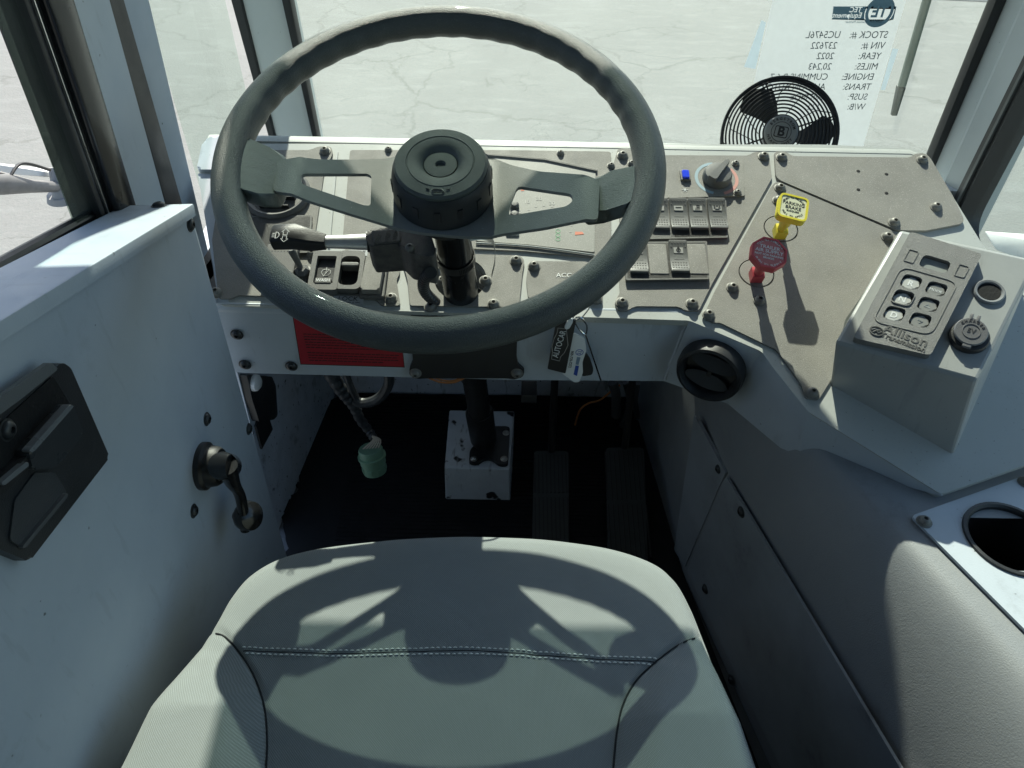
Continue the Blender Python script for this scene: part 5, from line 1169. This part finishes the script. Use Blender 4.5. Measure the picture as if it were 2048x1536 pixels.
for p in ((.335, .575),):
    b = bmesh.new(); prism(b, rectuv(.335, .575, .275, .135, .007), .0098, .0112, MBx, holes=[rectuv(.335, .575, .255, .118, .006)]); emit('button_surround', b, KPM, kpt)
b = bmesh.new(); c = kq(.60, .905); Mt = at(MBx, c.x, c.y, .0102, rot_k)
text_mesh(b, 'Allison', at(MBx, kq(.60, .885).x, kq(.60, .885).y, .0102, rot_k), .0165, .0004, bold=.0001, sx=1.05); text_mesh(b, 'Transmission', at(MBx, kq(.61, .945).x, kq(.61, .945).y, .0102, rot_k), .0088, .0004, bold=.0001, sx=1.02)
emit('embossed_name', b, mat('embossed plastic', (.13, .13, .125), .35), kpt)
b = bmesh.new(); c = kq(.235, .905); Mt = at(MBx, c.x, c.y, .0102, rot_k); o_ = circ(0, 0, .0078, 24, .0062); prism(b, o_, 0, .0009, Mt, holes=[grow(o_, -.0011)])
tube(b, [Mt @ V((x*.001, y*.001, .0006)) for x, y in ((-5.5, -1), (-2, 2.2), (0, 0), (2, -2.2), (5.5, 1))], .0008, 6); tube(b, [Mt @ V((x*.001, y*.001, .0006)) for x, y in ((-3, -3), (0, 1.5), (3, 3))], .0006, 6); emit('emblem', b, mat('embossed plastic', (.13, .13, .125), .35), kpt)
# socket and charger
sc_ = loc(MBx, 1979, 583, .002); M = at(MBx, *sc_); T = thing('empty_socket', M, 'open round socket with pale ring on the selector console', 'socket')
b = bmesh.new(); lathe(b, [(.0165, 0), (.0165, .0018), (.0150, .0035), (.0128, .003), (.0120, .0010)], M, 32); emit('ring', b, mat('socket ring', (.22, .23, .24), .3), T)
b = bmesh.new(); lathe(b, [(.0120, .0012), (.0, .0011)], M, 32); emit('bore', b, MAT, T)
sc_ = loc(MBx, 1938, 674, .002); M = at(MBx, *sc_, 0, rot_k+.1); T = thing('usb_charger', M, 'round capped charger socket marked 5V on the selector console', 'charger')
b = bmesh.new(); lathe(b, [(.0205, 0), (.0205, .004), (.0192, .0065), (.017, .007), (0, .007)], M, 34); emit('base', b, BLACK, T)
CAPM = mat('charger cap', (.16, .16, .165), .3, bump=.2, bscale=900)
b = bmesh.new(); Mc = M @ Matrix.Translation((-.001, .002, .007)) @ Matrix.Rotation(.08, 4, 'X'); lathe(b, [(.0168, 0), (.0170, .0035), (.0160, .0045), (.0095, .0045), (.0092, .0052), (.0084, .0052), (.0082, .0045), (0, .0045)], Mc, 34)
box(b, 0, -.0165, .009, .008, 0, .004, Mc, bev=.001, r=.002); [box(b, s*.0035, .0175, .003, .008, 0, .005, Mc, bev=.0006) for s in (-1, 1)]; cp_ = emit('cap', b, CAPM, T)
b = bmesh.new(); text_mesh(b, '5V', at(Mc, 0, 0, .0047), .0078, .0003, bold=.0001)
s = 'CHARGER'
for i, ch in enumerate(s):
    a = math.pi/2-(i/(len(s)-1)-.5)*math.radians(110); text_mesh(b, ch, at(Mc, .0126*math.cos(a), .0126*math.sin(a), .0047, a-math.pi/2), .0042, .0003, bold=.0001)
emit('lettering', b, mat('cap letters', (.05, .05, .055), .4), cp_)
# ------------------------------------------------------------------ fan on the dash
fn = V((-.22, -.80, .55)).normalized(); fc = hy(1558, 270, 1.140); FM = frame(fc, fn); FR = .087
fan = thing('dash_fan', FM, 'small black caged fan with round badge standing behind the dash edge', 'fan')
b = bmesh.new()
nr = 12
for k in range(nr):
    r = .026+(FR-.026)*((k)/(nr-1)); z = .022*(1-((r-.02)/(FR-.02))**2.2)
    tube(b, [FM @ V((r*math.cos(a*math.pi/36), r*math.sin(a*math.pi/36), z)) for a in range(72)], .0014 if k < nr-1 else .0028, 6, closed=True)
for k in range(1, 5):
    r = FR+.001; tube(b, [FM @ V((r*math.cos(a*math.pi/36), r*math.sin(a*math.pi/36), -.007*k)) for a in range(72)], .0011, 6, closed=True)
for k in range(4):
    a = math.radians(18+90*k); pts = []
    for j in range(12):
        r = .024+(FR-.024)*j/11; pts.append(FM @ V((r*math.cos(a), r*math.sin(a), .022*(1-((r-.02)/(FR-.02))**2.2)-.0015)))
    pts += [FM @ V((FR*math.cos(a), FR*math.sin(a), -.015)), FM @ V((FR*.98*math.cos(a), FR*.98*math.sin(a), -.032))]
    tube(b, pts, .0013, 6)
emit('front_cage', b, BLACK, fan)
b = bmesh.new()
for k in range(14):
    a = 2*math.pi*k/14; tube(b, [FM @ V((FR*math.cos(a), FR*math.sin(a), -.030)), FM @ V((FR*.85*math.cos(a+.2), FR*.85*math.sin(a+.2), -.045)), FM @ V((.03*math.cos(a+.5), .03*math.sin(a+.5), -.052))], .0008, 5)
emit('rear_cage', b, BLACK, fan)
for k in range(3):
    b = bmesh.new(); a0 = math.radians(112+120*k); g2 = []
    for i in range(7):
        r = .018+.066*i/6; w_ = .62*(1-.25*(i/6)**3)*(.75+.5*i/6); row = []
        for j in range(7):
            t = j/6-.5; rr_ = r if i < 6 else r-.006*(2*t)**2*2; a = a0+w_*t*2*.62+.25*i/6; row.append(FM @ V((rr_*math.cos(a), rr_*math.sin(a), -.012-.018*t*(1))))
        g2.append(row)
    lo = [[b.verts.new(p) for p in r] for r in g2]; hi = [[b.verts.new(p+fn*.0015) for p in r] for r in g2]
    for i in range(6):
        for j in range(6): b.faces.new((hi[i][j], hi[i+1][j], hi[i+1][j+1], hi[i][j+1])); b.faces.new((lo[i][j], lo[i][j+1], lo[i+1][j+1], lo[i+1][j]))
    emit('fan_blade', b, BLACK, fan)
b = bmesh.new(); lathe(b, [(.022, -.05), (.022, -.02), (.016, -.012), (0, -.012)], FM, 24); tube(b, [fc-fn*.045, fc-fn*.05+V((0, 0, -.05)), fc-fn*.05+V((0, -.0, -.11))], [.012, .008, .008], 12); emit('motor', b, BLACK, fan)
b = bmesh.new(); lathe(b, [(.0255, .018), (.0255, .024), (.0235, .0265), (0, .0270)], FM, 34); bd = emit('badge', b, mat('badge grey', (.20, .205, .20), .4), fan)
b = bmesh.new(); Mb_ = FM @ Matrix.Translation((0, 0, .0272)) @ Matrix.Rotation(math.radians(-12), 4, 'Z')
tube(b, [Mb_ @ V((.0148*math.cos(a), .0148*math.sin(a), 0)) for a in [2*math.pi*k/30 for k in range(30)]], .0004, 5, closed=True)
text_mesh(b, 'B', Mb_, .019, .0002, bold=.0006)
prism(b, rpoly([(-.010, -.0085), (.010, -.0085), (.010, .0085), (-.010, .0085)], .003), -.0002, .0002, Mb_, holes=[rpoly([(-.0088, -.0073), (.0088, -.0073), (.0088, .0073), (-.0088, .0073)], .0024)])
for k, s in enumerate(('BERGSTROM', 'HEAVY DUTY')):
    for i, ch in enumerate(s):
        if ch == ' ': continue
        sp_ = math.radians(125); a = (math.pi/2-(i/(len(s)-1)-.5)*sp_) if k == 0 else (-math.pi/2+(i/(len(s)-1)-.5)*sp_)
        text_mesh(b, ch, at(Mb_, .0194*math.cos(a), .0194*math.sin(a), 0, a-math.pi/2 if k == 0 else a+math.pi/2), .0056, .0002, bold=.0001)
emit('badge_lettering', b, INK, bd)
# ------------------------------------------------------------------ paper sheet taped outside face, read through from behind
YP = YW-.004
pm = frame(V((0, YP, 0)), (0, -1, 0)); pp_ = pxy(pm, [(1545, 0), (1812, 0), (1727, 290), (1479, 290)])
up_ = (V(pp_[0])-V(pp_[3])); upr = (V(pp_[1])-V(pp_[2]))
tl = V(pp_[0])+up_*.10; tr = V(pp_[1])+upr*.10; bl = V(pp_[3])-up_*.28; brr = V(pp_[2])-upr*.28
PT = thing('info_sheet', at(pm, (tl.x+tr.x)/2, tl.y), 'white printed vehicle information sheet taped to the windscreen, read mirrored from behind', 'paper sheet')
b = bmesh.new(); n = 10; 
pv = [[b.verts.new(pm @ V((*(tl.lerp(tr, u/n)).lerp(bl.lerp(brr, u/n), v_/n), .0006*math.sin(u*.9+v_*.5)))) for u in range(n+1)] for v_ in range(n+1)]
for i in range(n):
    for j in range(n): b.faces.new((pv[i][j], pv[i][j+1], pv[i+1][j+1], pv[i+1][j]))
po = emit('sheet', b, PAPER, PT)
pmir = lambda x, y, r=0: frame(pm @ V((x, y, .0016)), (0, 1, 0), (-1, 0, 0)) @ Matrix.Rotation(r, 4, 'Z')
tilt_ = math.radians(-1.2)
def ptxt(b, s, px, py, size, al='LEFT', bold=0, sx=1): 
    x, y = loc(pm, px, py, .0016); text_mesh(b, s, pmir(x, y, tilt_), size, .0001, align=al, bold=bold, sx=sx)
b = bmesh.new()
rowsP = [('STOCK #:', 'UC5476L', 1776, 1681, 70), ('VIN #:', '237622', 1770, 1674, 91.5), ('YEAR:', '2022', 1762, 1668, 112.5), ('MILES:', '20,243', 1756, 1663, 133.5), ('ENGINE:', 'CUMMINS B 6.7', 1748, 1656, 154), ('TRANS:', 'ALLISON AUTO', 1742, 1651, 174), ('SUSP:', 'AIR RIDE', 1735, 1646, 194), ('W/B:', '122', 1730, 1640, 214)]
for a, c, x1_, x2_, y_ in rowsP: ptxt(b, a, x1_, y_, .0150, sx=.92); ptxt(b, c, x2_, y_-0, .0150, sx=.92)
emit('printing', b, PINK_, po)
b = bmesh.new(); o_ = pxy(pm, [(1667, 13), (1793, 13), (1787, 39), (1664, 39)], .0012); lg = pxy(pm, [(1759, 24)], .0012)[0]
prism(b, circ(lg[0], lg[1], .0210, 40), .0008, .0013, pm, holes=[circ(lg[0], lg[1], .0165, 40)])
text_mesh(b, 'TE', pmir(lg[0], lg[1], tilt_), .0235, .0001, bold=.0007, sx=.9); ptxt(b, 'Your Best Business Partner', 1728, 44, .0052, 'CENTER'); emit('logo', b, PBLUE, po)
b = bmesh.new(); ptxt(b, 'TEC', 1724, 20, .0105, bold=.0002); ptxt(b, 'Equipment', 1724, 31, .0105, bold=.0002); 
bb = bmesh.new(); prism(bb, o_, .0008, .0012, pm, holes=[circ(lg[0], lg[1], .0225, 32)])
me1 = bpy.data.meshes.new('a'); bmesh.ops.recalc_face_normals(bb, faces=bb.faces); bb.to_mesh(me1); bb.free(); me2 = bpy.data.meshes.new('b')
for v in b.verts: v.co = pm @ ((pm.inverted() @ v.co-V((0, 0, .001)))*1) if 0 else v.co
nn_ = pm.col[2].xyz
for v in b.verts: d_ = (v.co-pm.translation).dot(nn_); v.co = v.co+nn_*(.001+(.0006 if d_ > .0016 else -.0006)-d_)
bmesh.ops.recalc_face_normals(b, faces=b.faces); b.to_mesh(me2); b.free()
oa, ob = bpy.data.objects.new('a', me1), bpy.data.objects.new('b', me2); COL.objects.link(oa); COL.objects.link(ob)
md = oa.modifiers.new('cut', 'BOOLEAN'); md.operation = 'DIFFERENCE'; md.object = ob; md.solver = 'EXACT'; md.use_self = True
me3 = bpy.data.meshes.new_from_object(oa.evaluated_get(bpy.context.evaluated_depsgraph_get())); bb = bmesh.new(); bb.from_mesh(me3)
bpy.data.objects.remove(oa); bpy.data.objects.remove(ob); emit('logo_band', bb, PBLUE, po)
def tape(pts, label):
    b = bmesh.new(); b.faces.new([b.verts.new(pm @ V((x, y, .0018))) for x, y in pxy(pm, pts, .0018)]); T = emit('tape_strip', b, TAPE, M=at(pm, *pxy(pm, [pts[0]])[0])); props(T, label, 'tape', 'blue tape strips on the sheet')
tape([(1523, 40), (1532, 45), (1511, 138), (1488, 134)], 'pale blue tape strip on the left edge of the info sheet')
tape([(1785, 97), (1797, 98), (1770, 180), (1761, 180)], 'pale blue tape strip on the right edge of the info sheet')
# ------------------------------------------------------------------ wiper outside
w1_, w2_, w3_ = hy(1862, -20, 1.275), hy(1805, 175, 1.275), hy(1789, 232, 1.275)
T = thing('wiper', Matrix.Translation(w3_), 'grey green windscreen wiper arm with dark tip right of the sheet', 'wiper')
b = bmesh.new(); wv = V((.0085, 0, 0)); ext = w1_+(w1_-w2_)*.8
hexa(b, [ext-wv*.8, ext+wv*.8, ext+wv*.8+V((0, .008, 0)), ext-wv*.8+V((0, .008, 0))], [w2_-wv*.75, w2_+wv*.75, w2_+wv*.75+V((0, .008, 0)), w2_-wv*.75+V((0, .008, 0))], bev=.002); emit('arm', b, mat('wiper grey', (.20, .23, .20), .5), T)
b = bmesh.new(); wv2 = wv*.55; hexa(b, [w2_-wv*.75, w2_+wv*.75, w2_+wv*.75+V((0, .012, 0)), w2_-wv*.75+V((0, .012, 0))], [w3_-wv2, w3_+wv2, w3_+wv2+V((0, .008, 0)), w3_-wv2+V((0, .008, 0))], bev=.001); emit('blade_tip', b, mat('wiper dark', (.05, .06, .055), .5), T)
